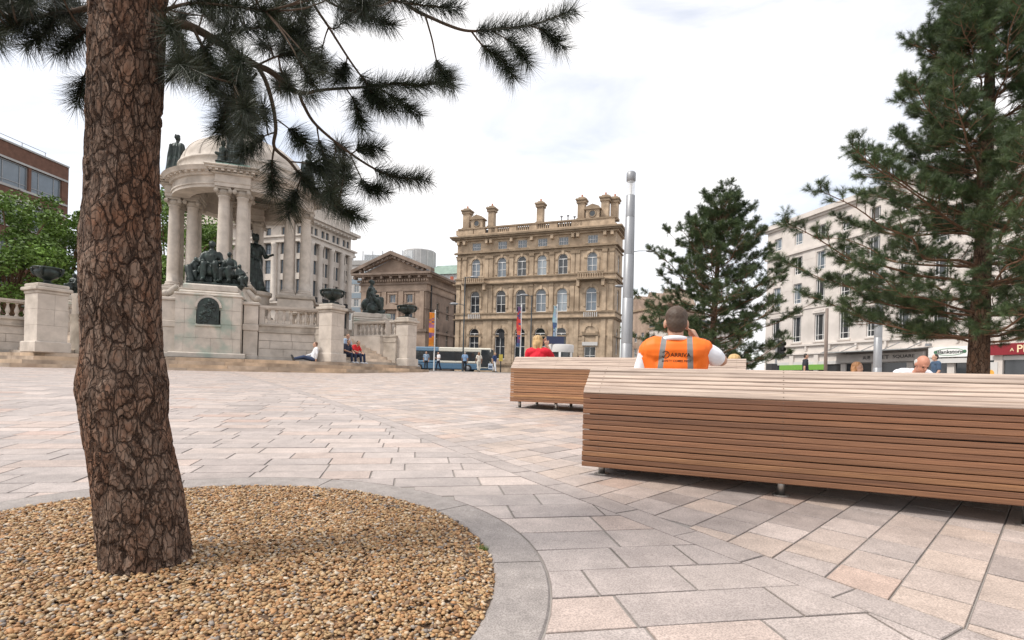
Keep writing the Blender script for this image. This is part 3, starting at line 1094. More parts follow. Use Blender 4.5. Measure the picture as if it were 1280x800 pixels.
# corner pedestals
def pedestal(x, y, s=.38):
    root = tag(bpy.data.objects.new('corner_pedestal', None)); C.objects.link(root); root.parent = mon
    root.location = (x, y, 0)
    root.rotation_euler = (0, 0, PI / 4)
    MB().cham(-s - .09, s + .09, -s - .09, s + .09, 1.295, 1.72, .03).build('pedestal_base', M['stone'], root)
    z = 1.72
    for h in (.62, .62, .60):
        if h == .62 and z < 1.8:
            MB().cham(-s, s, -s, s, z, z + h - .004, .006).build('pedestal_block', M['stone'], root)
        else:
            m2 = rnd.uniform(-.12, .12)
            MB().cham(-s, m2 - .003, -s, s, z, z + h - .004, .006).build('pedestal_block', M['stone'], root)
            MB().cham(m2 + .003, s, -s, s, z, z + h - .004, .006).build('pedestal_block', M['stone'], root)
        z += h
    mb = MB()
    mb.cham(-s - .03, s + .03, -s - .03, s + .03, z, z + .12, .02)
    mb.cham(-s - .11, s + .11, -s - .11, s + .11, z + .12, z + .26, .03)
    mb.cham(-s - .02, s + .02, -s - .02, s + .02, z + .26, z + .40, .03)
    mb.build('pedestal_cap', M['stone_dirty'], root)
    return z + .40
UP = [(.26, 0), (.27, .05), (.13, .10), (.11, .17), (.18, .22), (.34, .30), (.42, .42), (.44, .52), (.40, .56), (.43, .60), (.50, .64), (.48, .67), (.36, .66), (.34, .60)]
def urn(p, label):
    u = thing('bronze_urn', label, 'urn', p, MA + PI / 4, 'bronze urns on the corner pedestals')
    MB().lathe(UP, 24).build('bowl', M['bronze'], u, True)
    MB().box(-.3, .3, -.3, .3, -.002, .05).build('plinth', M['bronze'], u)
    for k in range(4):
        a = k * PI / 2 + PI / 4
        c, s = math.cos(a), math.sin(a)
        mb = MB()
        mb.tube([(c * .36, s * .36, .34), (c * .45, s * .45, .40), (c * .51, s * .51, .52), (c * .50, s * .50, .60), (c * .45, s * .45, .64)], [.035, .045, .05, .06, .03], 8)
        mb.sphere((c * .50, s * .50, .60), .07, 8, 6)
        mb.build('handle', M['bronze'], u, True)
    return u
UL = {0: 'black bronze urn on the pedestal behind the pine trunk beside leafy trees', 1: 'black bronze urn on the pedestal beside the reclining man', 2: 'black bronze urn on the pedestal beside the orange banner',
      3: 'black bronze urn on the pedestal at the far side stair'}
mloc = Matrix.Translation(MC) @ Matrix.Rotation(MA, 4, 'Z')
for i, (x, y) in enumerate([(-5.55, -9.45), (5.1, -9.0), (9.0, -5.1), (9.0, 5.1), (-9.0, 5.1)]):
    zt = pedestal(x, y, .5 if i == 0 else .39)
    if i < 3:
        urn(mloc @ Vector((x, y, zt)), UL[i])
# four projecting plinths carrying bronze groups
def arch_poly(w, z0, z1, n=10):
    r = w / 2
    return [(-r, z0), (r, z0)] + [(r * math.cos(PI * k / n), z1 - r + r * math.sin(PI * k / n)) for k in range(0, n + 1)]
def plinth(k):
    root = tag(bpy.data.objects.new('statue_plinth', None)); C.objects.link(root); root.parent = mon
    root.rotation_euler = (0, 0, k * PI / 2)
    MB().cham(-1.5, 1.5, -9.0, -6.2, 1.295, 1.55, .04).build('plinth_base', M['stone_verdigris'], root)
    z = 1.55
    rows = [.62, .62, .62, .60]
    for r, h in enumerate(rows):
        cuts = [-1.28, -.72, .72, 1.28] if r % 2 else [-1.28, -.95, .1, .98, 1.28]
        if r in (1, 2, 3):
            cuts = [-1.28, -.92, -.47, .47, .92, 1.28]
        for a, b in zip(cuts[:-1], cuts[1:]):
            if r in (2,) and abs(a + b) < .1:
                MB().box(a + .004, b - .004, -8.62, -6.3, z + .004, z + h - .004).build('plinth_block', M['stone_verdigris'], root)
                continue
            MB().cham(a + .003, b - .003, -8.82 + rnd.uniform(-.006, .006), -6.3, z + .003, z + h - .003, .008).build('plinth_block', M['stone_verdigris'], root)
        z += h
    mb = MB()
    mb.cham(-1.33, 1.33, -8.88, -6.3, z, z + .10, .03)
    mb.cham(-1.20, 1.20, -8.66, -6.3, z + .10, z + .24, .05)
    mb.cham(-1.08, 1.08, -8.52, -6.3, z + .24, z + .56, .06)
    mb.build('plinth_cap', M['stone_verdigris'], root)
    ztop = z + .56
    # plaque with relief
    mb = MB()
    pl = arch_poly(.84, 2.78, 3.93)
    mb.extrude(pl, -8.93, -8.6)
    o = mb.build('plaque', M['bronze'], root)
    mb = MB()
    for q in range(46):
        x, zz = rnd.uniform(-.34, .34), rnd.uniform(2.86, 3.8)
        if zz > 3.5 and abs(x) > .3 - (zz - 3.5) * .6:
            continue
        mb.sphere((x, -8.93, zz), (rnd.uniform(.03, .08), .03, rnd.uniform(.03, .09)), 8, 5)
    tag(mb.build('relief', M['bronze'], o, True), kind='stuff')
    mb = MB()
    n = 12
    for q in range(n):
        a0, a1 = PI * q / n, PI * (q + 1) / n
        pr = [(.43 * math.cos(a0), 3.51 + .43 * math.sin(a0)), (.52 * math.cos(a0), 3.51 + .52 * math.sin(a0)), (.52 * math.cos(a1), 3.51 + .52 * math.sin(a1)), (.43 * math.cos(a1), 3.51 + .43 * math.sin(a1))]
        mb.extrude(pr, -8.9, -8.7)
    mb.build('plaque_arch', M['stone'], root)
    MB().cham(-.5, .5, -8.92, -8.5, 2.68, 2.775, .02).build('plaque_ledge', M['stone_verdigris'], root)
    # side piers with scrolls
    for s in (-1, 1):
        x0, x1 = sorted((s * 1.30, s * 1.95))
        MB().cham(x0, x1, -8.45, -6.4, 1.295, 1.52, .02).build('side_pier', M['stone'], root)
        MB().cham(x0 + .03, x1 - .03, -8.38, -6.4, 1.52, 2.62, .02).build('side_pier', M['stone'], root)
        MB().cham(x0 + .0, x1 - .0, -8.42, -6.4, 2.62, 2.92, .03).build('side_pier', M['stone'], root)
        MB().cham(x0 + .03, x1 - .03, -8.36, -6.4, 2.92, 3.78, .02).build('side_pier', M['stone'], root)
        MB().cham(x0 - .02, x1 + .02, -8.44, -6.4, 3.78, 3.92, .03).build('side_pier', M['stone'], root)
        mb = MB()
        mb.tube([(s * 1.40, -8.1, 4.45), (s * 1.52, -8.1, 4.33), (s * 1.66, -8.1, 4.16), (s * 1.84, -8.1, 4.08)], [.10, .12, .14, .16], 10)
        mb.sphere((s * 1.84, -8.1, 4.09), (.17, .22, .17), 10, 8)
        mb.build('scroll', M['stone_dirty'], root, True)
    return ztop
for k in range(4):
    PZ = plinth(k)
# cluster pedestals, columns and ring
MB().lathe([(4.3, 2.89), (4.3, 3.25), (4.1, 3.25), (4.1, 3.6)], 48).build('drum', M['stone'], mon)
col_root = None
SH = [(.36, 0), (.40, .03), (.40, .10), (.345, .13), (.37, .17), (.37, .22), (.315, .25)] + [(.315 - .05 * (t / 8) ** 1.6, .25 + 4.15 * t / 8) for t in range(0, 9)] + [(.30, 4.42), (.30, 4.47), (.27, 4.49)]
shaft_me = MB().lathe(SH, 20).mesh('shaft', M['stone'], True)
mb = MB()
mb.cham(-.36, .36, -.36, .36, 4.78, 4.90, .02)
mb.lathe([(.27, 4.48), (.34, 4.58), (.36, 4.66), (.30, 4.78)], 16)
for sx in (-1, 1):
    for sy in (-1, 1):
        Mx = Matrix.Rotation(math.atan2(sy, sx), 4, 'Z')
        mb.tube([Vector((sx * .33, sy * .33 - .07, 4.68)), Vector((sx * .33, sy * .33 + .07, 4.68))], .115, 12)
        mb.tube([Vector((sx * .33 - .07, sy * .33, 4.68)), Vector((sx * .33 + .07, sy * .33, 4.68))], .115, 12)
cap_me = mb.mesh('capital', M['stone_dirty'], False)
base_me = MB().cham(-.42, .42, -.42, .42, -.12, .0, .02).mesh('column_base', M['stone'])
for k in range(4):
    root = tag(bpy.data.objects.new('column_cluster', None)); C.objects.link(root); root.parent = mon
    root.rotation_euler = (0, 0, k * PI / 2)
    MB().cham(-1.05, 1.05, -4.05, -1.95, 2.895, 3.3, .04).build('cluster_pedestal', M['stone'], root)
    MB().cham(-.98, .98, -3.98, -2.02, 3.3, 5.1, .03).build('cluster_pedestal', M['stone'], root)
    MB().cham(-1.08, 1.08, -4.08, -1.92, 5.1, 5.33, .05).build('cluster_pedestal', M['stone_dirty'], root)
    for sx in (-.44, .44):
        for y in (-3.45, -2.55):
            c = link('column', shaft_me, root, (sx, y, 5.45))
            link('capital', cap_me, c)
            link('column_base', base_me, c)
    mb = MB()
    mb.box(-.84, .84, -3.86, -2.14, 10.350, 10.962)
    mb.cham(-.88, .88, -3.90, -2.1, 10.534, 10.602, .02)
    mb.build('entablature_block', M['stone'], root)
    mb = MB()
    mb.cham(-.98, .98, -4.0, -2.1, 10.962, 11.064, .03)
    mb.cham(-1.22, 1.22, -4.26, -2.1, 11.146, 11.254, .03)
    mb.cham(-1.30, 1.30, -4.34, -2.1, 11.254, 11.363, .05)
    mb.cham(-1.05, 1.05, -4.08, -2.1, 11.064, 11.146, .01)
    mb.build('cornice_block', M['stone_dirty'], root)
    for j in range(8):
        x = -1.0 + 2.0 * j / 7
        MB().box(x - .07, x + .07, -4.19, -4.0, 11.064, 11.142).build('dentil', M['stone'], root)
    MB().cham(-.8, .8, -3.9, -2.5, 11.363, 11.573, .04).build('statue_base', M['verdigris'], root)
mb = MB()
mb.lathe([(2.75, 10.357), (3.62, 10.357), (3.62, 10.520), (3.67, 10.520), (3.67, 10.602), (3.60, 10.602), (3.60, 10.969), (3.72, 10.976), (3.76, 11.064), (3.80, 11.146), (4.02, 11.146), (4.08, 11.241), (4.16, 11.336), (4.1, 11.356), (2.75, 11.356), (2.75, 10.357)], 72, cap=False)
mb.build('entablature_ring', M['stone'], mon)
for j in range(60):
    a = 2 * PI * j / 60
    Mx = Matrix.Rotation(a, 4, 'Z')
    mb = MB()
    mb.box(3.72, 3.96, -.075, .075, 11.067, 11.144, M=Mx)
    mb.build('dentil', M['stone'], mon)
mb = MB()
mb.lathe([(2.74, 10.928), (2.5, 11.723), (1.8, 12.623), (.8, 13.123), (0.001, 13.273)], 40, cap=False)
mb.build('inner_vault', M['stone_dirty'], mon, True)
mb = MB()
DP = [(3.48, 11.350), (3.48, 11.543), (3.38, 11.573), (3.36, 12.073), (3.42, 12.103), (3.40, 12.203), (3.28, 12.223)]
DP += [(3.28 * math.cos(t), 12.223 + 1.95 * math.sin(t)) for t in [PI / 2 * q / 12 for q in range(1, 12)]] + [(.30, 14.16), (.30, 14.42), (.42, 14.45), (.40, 14.53), (0.001, 14.55)]
mb.lathe(DP, 64, cap=False)
mb.build('dome', M['stone'], mon, True)
for k in range(16):
    a = 2 * PI * (k + .5) / 16
    mb = MB()
    mb.tube([((3.27 * math.cos(t)) * math.cos(a), (3.27 * math.cos(t)) * math.sin(a), 12.223 + 1.95 * math.sin(t)) for t in [PI / 2 * q / 12 for q in range(0, 12)]], [.06 * (1 - .06 * q) for q in range(12)], 6)
    mb.build('dome_rib', M['stone'], mon)
MB().lathe([(1.1, 3.6), (1.1, 4.0), (.9, 4.1), (.85, 5.2), (1.0, 5.3), (1.0, 5.5)], 20, .62, .3).build('throne_pedestal', M['stone'], mon)

# bronze figures
def robed(h, arm=(.35, -.25, .62), lean=0.0, child=False):
    """standing robed figure of height h, facing -y"""
    s = h / 1.8
    P = [('c', (0, 0, .16), (0, 0, .95), .27, .17), ('c', (0, .02, .95), (lean * .5, 0, 1.30), .17, .19), ('c', (lean * .5 - .16, 0, 1.40), (lean * .5 + .16, 0, 1.40), .09, .09),
         ('c', (lean * .6, 0, 1.42), (lean * .7, -.01, 1.56), .065, .06), ('e', (lean * .8, -.02, 1.67), (.085, .105, .125)), ('e', (lean * .8, .03, 1.70), (.10, .10, .10)),
         ('c', (lean * .5 + .2, 0, 1.40), (.30, -.05, 1.12), .07, .055), ('c', (.30, -.05, 1.12), (arm[0], arm[1], arm[2] * 1.8), .055, .04),
         ('c', (lean * .5 - .2, 0, 1.40), (-.28, -.04, 1.12), .07, .055), ('c', (-.28, -.04, 1.12), (-.16, -.22, 1.05), .055, .04),
         ('c', (-.22, .12, 1.35), (-.20, .14, .25), .08, .14), ('c', (.20, .14, 1.35), (.22, .16, .2), .06, .13), ('c', (0, -.1, .9), (.1, -.22, .1), .12, .14), ('b', (-.32, .32, -.3, .3, 0, .08))]
    for q in range(5):
        P.append(('e', (lean * .8 + .08 * math.cos(q * 1.2), .02 + .08 * math.sin(q * 1.2), 1.77), (.03, .03, .05)))
    if child:
        P += [('c', (-.42, -.1, .1), (-.40, -.08, .55), .15, .11), ('e', (-.38, -.1, .76), (.085, .085, .10)), ('c', (-.42, -.1, .6), (-.2, -.15, .5), .06, .05), ('c', (-.42, -.12, .3), (-.6, -.2, .35), .08, .06), ('b', (-.62, -.2, -.3, .2, 0, .08))]
    out = []
    for p in P:
        if p[0] == 'c':
            out.append(('c', Vector(p[1]) * s, Vector(p[2]) * s, p[3] * s, p[4] * s))
        elif p[0] == 'e':
            out.append(('e', Vector(p[1]) * s, tuple(x * s for x in p[2])))
        else:
            out.append(('b', tuple(x * s for x in p[1])))
    return out
def seated_group():
    P = [('b', (-1.05, 1.05, -.6, .7, 0, .14)), ('c', (-.75, .1, .25), (.75, .1, .25), .35, .35), ('c', (-.2, .3, .5), (.3, .3, .5), .4, .4)]
    def fig(x, y, z, s, la, face=0.0):
        q = [('c', (0, 0, .1), (0, -.03, .5), .21, .22), ('c', (0, -.02, .5), (0, -.02, .62), .22, .15), ('c', (-.2, 0, .58), (.2, 0, .58), .10, .10), ('c', (0, 0, .62), (0, -.03, .78), .075, .07),
             ('e', (0, -.06, .90), (.095, .12, .14)), ('e', (0, .0, .94), (.105, .10, .11)), ('c', (-.1, 0, .08), (-.16, -.5, .12), .15, .12), ('c', (-.16, -.5, .12), (-.18, -.5, -.42), .12, .09),
             ('c', (.1, 0, .08), (.18, -.48, .14), .15, .12), ('c', (.18, -.48, .14), (.2, -.42, -.42), .12, .09), ('c', (-.18, -.3, -.05), (.2, -.3, -.1), .2, .2),
             ('c', (-.26, 0, .56), (-.36, -.12, .24), .085, .07), ('c', (-.36, -.12, .24), (la[0], la[1], la[2]), .065, .045), ('c', (.26, 0, .56), (.37, -.14, .26), .085, .07), ('c', (.37, -.14, .26), (.15, -.42, .26), .065, .05),
             ('c', (-.16, -.55, -.42), (-.18, -.68, -.45), .06, .05), ('c', (.2, -.5, -.42), (.22, -.62, -.45), .06, .05)]
        c_, s_ = math.cos(face), math.sin(face)
        for p in q:
            def tr(v):
                v = Vector(v) * s
                return Vector((x + c_ * v.x - s_ * v.y, y + s_ * v.x + c_ * v.y, z + v.z))
            if p[0] == 'c':
                P.append(('c', tr(p[1]), tr(p[2]), p[3] * s, p[4] * s))
            else:
                P.append(('e', tr(p[1]), tuple(w * s for w in p[2])))
    fig(-.18, .2, .72, 1.16, (-.2, -.35, .28))
    fig(.52, -.05, .60, .86, (.0, -.4, .2), -.3)
    fig(-.75, .15, .45, .72, (-.5, -.3, .5), .5)
    fig(.92, -.25, .35, .62, (.3, -.4, .5), .8)
    P += [('c', (-.75, .2, 1.1), (-1.0, -.1, .7), .08, .07), ('c', (-.95, -.1, .7), (-.8, -.35, .2), .16, .12)]
    return P
grp_me = blob_mesh('statue_group', [(p[0], Vector(p[1]) * 1.12, Vector(p[2]) * 1.12, p[3] * 1.12, p[4] * 1.12) if p[0] == 'c' else ((p[0], Vector(p[1]) * 1.12, tuple(w * 1.12 for w in p[2])) if p[0] == 'e' else p) for p in seated_group()], .03, M['bronze'], 3, folds(.02, 9))
GL = ['black bronze group of seated figures on the plinth with arched plaque', 'black bronze seated group on the plinth beside the far stair balustrade', None, 'black bronze seated group on the plinth hidden beside leafy trees']
for k in (0, 1, 3):
    a = k * PI / 2
    p = mloc @ Vector((math.sin(a) * 7.55, -math.cos(a) * 7.55, PZ - .004))
    o = tag(link('bronze_statue', grp_me, None, p, MA + a), GL[k], 'statue', 'bronze figures of the monument')
fig_a = blob_mesh('robed_figure', robed(2.5, (.30, -.2, .58), 0, True), .028, M['bronze'], 2, folds(.018, 11))
fig_b = blob_mesh('robed_figure', robed(2.5, (.46, -.2, .95), .06, True), .028, M['bronze'], 2, folds(.018, 13, 1))
FL = ['black bronze figures on the cornice directly above the plaque plinth', 'black bronze figure on the cornice over the columns beside the classical bank', None, 'black bronze robed figure with child on the cornice beside the open sky']
for k in (0, 1, 3):
    a = k * PI / 2
    p = mloc @ Vector((math.sin(a) * 3.5, -math.cos(a) * 3.5, 11.566))
    o = tag(link('bronze_statue', fig_a if k != 0 else fig_b, None, p, MA + a * .6), FL[k], 'statue', 'bronze figures of the monument')
q_me = blob_mesh('crowned_figure', robed(3.5, (.42, -.30, .66), .02, False), .045, M['bronze'], 2, folds(.035, 12))
p = mloc @ Vector((.62, .3, 5.495))
tag(link('bronze_statue', q_me, None, p, MA + .5), 'tall bronze robed figure with raised arm standing under the dome', 'statue', 'bronze figures of the monument')
w_me = robed(2.4, (.35, -.3, 1.0), .03)
w_me += [('c', (.2, .25, 1.9), (.55, .5, 1.2), .10, .16), ('c', (-.2, .25, 1.9), (-.55, .5, 1.2), .10, .16)]
p = mloc @ Vector((0, 0, 14.545))
tag(link('bronze_statue', blob_mesh('winged_figure', w_me, .035, M['bronze'], 2, folds(.02, 12)), None, p, MA), 'winged bronze figure crowning the top of the dome', 'statue', 'bronze figures of the monument')
# ------------------------------------------------------------------ buildings
def arc_top(x0, x1, zt, n=8, flatness=1.0):
    c, r = (x0 + x1) / 2, (x1 - x0) / 2
    return [(c - r * math.cos(PI * k / n), zt - r * flatness + r * flatness * math.sin(PI * k / n)) for k in range(n + 1)]
def wall_mesh(mb, W, z0, z1, ops, y=0.0, rev=.28, x_start=0.0):
    xs = sorted(set([x_start, W] + [o[0] for o in ops] + [o[1] for o in ops]))
    zs = sorted(set([z0, z1] + [o[2] for o in ops] + [o[3] for o in ops]))
    for i in range(len(xs) - 1):
        for j in range(len(zs) - 1):
            cx, cz = (xs[i] + xs[i + 1]) / 2, (zs[j] + zs[j + 1]) / 2
            if any(o[0] < cx < o[1] and o[2] < cz < o[3] for o in ops):
                continue
            mb.add([(xs[i], y, zs[j]), (xs[i + 1], y, zs[j]), (xs[i + 1], y, zs[j + 1]), (xs[i], y, zs[j + 1])], [(0, 1, 2, 3)])
    for o in ops:
        a, b, c, d = o[:4]
        arch = len(o) > 4 and o[4]
        if arch:
            A = arc_top(a, b, d)
            r = (b - a) / 2
            h = len(A) // 2
            mb.add([(a, y, d)] + [(p[0], y, p[1]) for p in A[:h + 1]], [tuple(range(h + 2))[::-1]])
            mb.add([(b, y, d)] + [(p[0], y, p[1]) for p in A[h:]], [tuple(range(h + 2))[::-1]])
            ring = [(a, c), (b, c)] + A[::-1]
        else:
            ring = [(a, c), (b, c), (b, d), (a, d)]
        n = len(ring)
        v = [(p[0], y, p[1]) for p in ring] + [(p[0], y + rev, p[1]) for p in ring]
        mb.add(v, [(k, (k + 1) % n, n + (k + 1) % n, n + k) for k in range(n)])
_win = {}
def window(root, x, zc0, w, h, arch=False, style='cross', frame='white', glass='glass_dark', y=.16, fw=.08):
    key = (round(w, 2), round(h, 2), arch, style, frame, glass, fw)
    if key not in _win:
        mb = MB()
        r = w / 2
        d0, d1 = 0, .09
        if arch:
            zs = h - r
            mb.box(-r, -r + fw, d0, d1, 0, zs); mb.box(r - fw, r, d0, d1, 0, zs)
            n = 10
            for k in range(n):
                a0, a1 = PI * k / n, PI * (k + 1) / n
                q = [(rr * math.cos(a), zs + rr * math.sin(a)) for rr, a in ((r - fw, a0), (r, a0), (r, a1), (r - fw, a1))]
                mb.extrude(q, d0, d1)
            mb.box(-r + fw, r - fw, d0 + .002, d1, zs - fw * .7, zs + fw * .7)
            top = zs - fw * .7
        else:
            mb.box(-r, -r + fw, d0, d1, 0, h); mb.box(r - fw, r, d0, d1, 0, h)
            mb.box(-r + fw, r - fw, d0, d1, h - fw, h)
            top = h - fw
        mb.box(-r + fw, r - fw, d0 - .03, d1, 0, fw)
        b = fw * .35
        if style in ('cross', 'grid'):
            mb.box(-b, b, d0 + .01, d1 - .01, fw, top)
            mb.box(-r + fw, r - fw, d0 + .015, d1 - .015, top * .5 - b, top * .5 + b)
            if style == 'grid':
                for q in (-r * .5, r * .5):
                    mb.box(q - b * .6, q + b * .6, d0 + .018, d1 - .018, fw, top)
        elif style == 'metal':
            mb.box(-r * .45 - b, -r * .45 + b, d0 + .01, d1 - .01, fw, top)
            mb.box(r * .55 - b, r * .55 + b, d0 + .01, d1 - .01, fw, top)
            mb.box(-r + fw, r - fw, d0 + .015, d1 - .015, top * .22 - b, top * .22 + b)
        elif style == 'split':
            mb.box(-b, b, d0 + .01, d1 - .01, fw, top)
        pm = MB()
        ring = ([(-r + .01, .01), (r - .01, .01)] + [(p[0], p[1]) for p in arc_top(-r + .01, r - .01, h - .01, 10)][::-1]) if arch else [(-r + .01, .01), (r - .01, .01), (r - .01, h - .01), (-r + .01, h - .01)]
        n = len(ring)
        pm.add([(p[0], .06, p[1]) for p in ring], [tuple(range(n))])
        _win[key] = (mb.mesh('window', M[frame]), pm.mesh('pane', M[glass]))
    a, b = _win[key]
    o = link('window', a, root, (x, y, zc0))
    link('pane', b, o)
    return o
def bbox_root(name, label, PL, PR, cat='building', z=0):
    d = Vector(PR) - Vector(PL)
    return thing(name, label, cat, (PL[0], PL[1], z), math.atan2(d.y, d.x)), d.length
def P_(root, name, m, *boxes, ch=None, par=None):
    mb = MB()
    for b in boxes:
        if ch:
            mb.cham(*b, ch)
        else:
            mb.box(*b)
    return mb.build(name, m, par or root)

# --- ornate sandstone corner building
sb, W = bbox_root('sandstone_building', 'honey coloured ornate sandstone building of arched windows behind the bus', (-8.9, 85), (13.8, 76))
bays = [3.19, 7.46, 10.63, 13.75, 16.9, 21.15]
ops = []
for i, x in enumerate(bays):
    ops.append((x - .72, x + .72, 20.1, 21.25))
    ops.append((x - .72, x + .72, 15.95, 18.85, True))
    ops.append((x - .78, x + .78, 10.62, 13.95, True))
    ops.append((x - .80, x + .80, 4.75 if i == 0 else (3.7 if i < 5 else 3.2), 8.3 if i < 5 else 5.6, i < 5))
mb = MB()
wall_mesh(mb, W, 1.0, 22.3, ops)
mb.build('wall', M['sandstone'], sb)
sops = [(x - .7, x + .7, z0, z1, True) for x in (2.6,) for z0, z1 in ((4.6, 8.3), (10.6, 13.9), (15.95, 18.8))]
mb = MB()
wall_mesh(mb, 5, 1.0, 22.3, sops)
sw = mb.build('side_wall', M['sandstone'], sb, loc=(W, .002, 0), rz=PI / 2)
for o in sops:
    window(sw, (o[0] + o[1]) / 2, o[2], 1.4, o[3] - o[2], True)
P_(sb, 'rear_block', M['sandstone_dark'], (.3, W - .3, .35, 5, 1.0, 22.2))
for i, x in enumerate(bays):
    window(sb, x, 20.1, 1.44, 1.15, False, 'grid', glass='glass_sky', fw=.06)
    window(sb, x, 15.95, 1.44, 2.9, True, glass=('glass_sky', 'glass_sky', 'glass_dark', 'glass_pale', 'glass_dark', 'glass_sky')[i])
    window(sb, x, 10.62, 1.56, 3.33, True, glass=('glass_dark', 'glass_dark', 'glass_dark', 'glass_sky', 'glass_pale', 'glass_sky')[i])
    z0 = 4.75 if i == 0 else (3.7 if i < 5 else 3.2)
    window(sb, x, z0, 1.6, (8.3 if i < 5 else 5.6) - z0, i < 5)
    # archivolts with keystones
    for (hw, zt, pr) in ((.72, 18.85, .10), (.78, 13.95, .14), (.80, 8.3, .12)):
        if zt == 8.3 and i == 5:
            zt = 8.5
        mb = MB()
        n = 12
        for k in range(n):
            a0, a1 = PI * k / n, PI * (k + 1) / n
            q = [(x + rr * math.cos(a), zt - hw + rr * math.sin(a)) for rr, a in ((hw + .01, a0), (hw + .34, a0), (hw + .34, a1), (hw + .01, a1))]
            mb.extrude(q, -pr, .05)
        mb.extrude([(x - .14, zt - .08), (x + .14, zt - .08), (x + .2, zt + .46), (x - .2, zt + .46)], -pr - .1, -pr)
        mb.build('archivolt', M['sandstone'], sb)
        for s_ in (-1, 1):
            xa, xb = sorted((x + s_ * (hw + .01), x + s_ * (hw + .34)))
            zb = zt - hw
            P_(sb, 'jamb_pilaster', M['sandstone'], (xa, xb, -pr, .05, zb - (1.9 if zt > 9 else 1.8), zb - .18))
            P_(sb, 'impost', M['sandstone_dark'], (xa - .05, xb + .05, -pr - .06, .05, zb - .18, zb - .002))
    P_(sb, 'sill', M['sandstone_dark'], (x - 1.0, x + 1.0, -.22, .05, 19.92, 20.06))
# filled tympanum on the door bay
P_(sb, 'door_lintel', M['pale'], (bays[5] - 1.1, bays[5] + 1.1, -.16, .05, 5.75, 6.25))
P_(sb, 'door_band', M['sandstone_dark'], (bays[5] - 1.1, bays[5] + 1.1, -.2, .05, 7.2, 7.5))
# string courses, cornices
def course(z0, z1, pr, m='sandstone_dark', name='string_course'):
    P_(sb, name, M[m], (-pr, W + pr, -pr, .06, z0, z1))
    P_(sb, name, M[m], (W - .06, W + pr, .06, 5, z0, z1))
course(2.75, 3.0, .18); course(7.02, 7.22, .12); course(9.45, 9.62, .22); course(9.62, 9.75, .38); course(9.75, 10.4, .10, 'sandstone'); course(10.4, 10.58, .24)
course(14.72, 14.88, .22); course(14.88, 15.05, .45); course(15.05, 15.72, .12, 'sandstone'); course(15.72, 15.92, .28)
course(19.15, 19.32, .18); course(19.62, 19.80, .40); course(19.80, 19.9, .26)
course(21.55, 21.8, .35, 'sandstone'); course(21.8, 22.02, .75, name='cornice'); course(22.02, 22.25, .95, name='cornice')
# pilasters
for x in (0.35, 1.35, 5.05, 5.75, 9.05, 12.2, 15.3, 18.4, 19.1, 22.95, 23.95):
    for z0, z1, w in ((15.95, 19.13, .30), (10.62, 14.70, .30), (3.05, 9.43, .34)):
        P_(sb, 'pilaster', M['sandstone'], (x - w, x + w, -.16, .05, z0, z1))
        if z0 > 10:
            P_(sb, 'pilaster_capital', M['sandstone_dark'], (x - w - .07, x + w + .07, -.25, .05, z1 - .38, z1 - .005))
    P_(sb, 'bracket', M['sandstone'], (x - .2, x + .2, -.62, .05, 21.0, 21.55))
# rustication grooves in relief on the ground floor
for k in range(8):
    z = 3.1 + k * .48
    for a, b in ((5.2, 6.55), (8.35, 9.75), (11.55, 12.85), (14.7, 16.0), (17.8, 20.2)):
        P_(sb, 'rustic_block', M['sandstone'], (a, b, -.10, .05, z, z + .43))
# balconies on end bays and window guards
for i in (0, 5):
    x = bays[i]
    P_(sb, 'balcony', M['sandstone_dark'], (x - 1.9, x + 1.9, -1.1, .05, 14.9, 15.12))
    P_(sb, 'balcony_rail', M['sandstone'], (x - 1.85, x + 1.85, -1.05, -.85, 15.85, 16.02))
    for k in range(11):
        P_(sb, 'baluster', M['sandstone'], (x - 1.7 + k * .34 - .07, x - 1.7 + k * .34 + .07, -1.0, -.88, 15.122, 15.85))
    for s_ in (-1.75, 1.75):
        P_(sb, 'balcony_bracket', M['sandstone'], (x + s_ - .2, x + s_ + .2, -.9, .05, 14.0, 14.9))
for x in (bays[0], bays[5]):
    for k in range(7):
        P_(sb, 'baluster', M['pale'], (x - .9 + k * .3 - .06, x - .9 + k * .3 + .06, -.34, -.22, 9.752, 10.395))
# parapet with balustrade panels
P_(sb, 'parapet', M['sandstone'], (0, W, .0, .45, 22.25, 22.7))
P_(sb, 'parapet_rail', M['sandstone_dark'], (0, W, -.08, .5, 23.42, 23.62))
for x in (0.2, 1.6, 3.6, 5.6, 6.0, 9.05, 12.2, 15.3, 18.6, 19.0, 20.2, 22.1, 23.6):
    P_(sb, 'parapet_pier', M['sandstone'], (x - .55 if x not in (1.6, 3.6, 20.2, 22.1) else x - .95, x + .55 if x not in (1.6, 3.6, 20.2, 22.1) else x + .95, .02, .43, 22.7, 23.42))
for a, b in ((6.6, 8.4), (9.7, 11.6), (12.8, 14.7), (15.9, 18.0)):
    for k in range(7):
        x = lerp(a, b, k / 6)
        P_(sb, 'baluster', M['sandstone'], (x - .08, x + .08, .12, .3, 22.7, 23.42))
P_(sb, 'roof', M['slate'], (.5, W - .5, .5, 4.9, 22.2, 23.3))
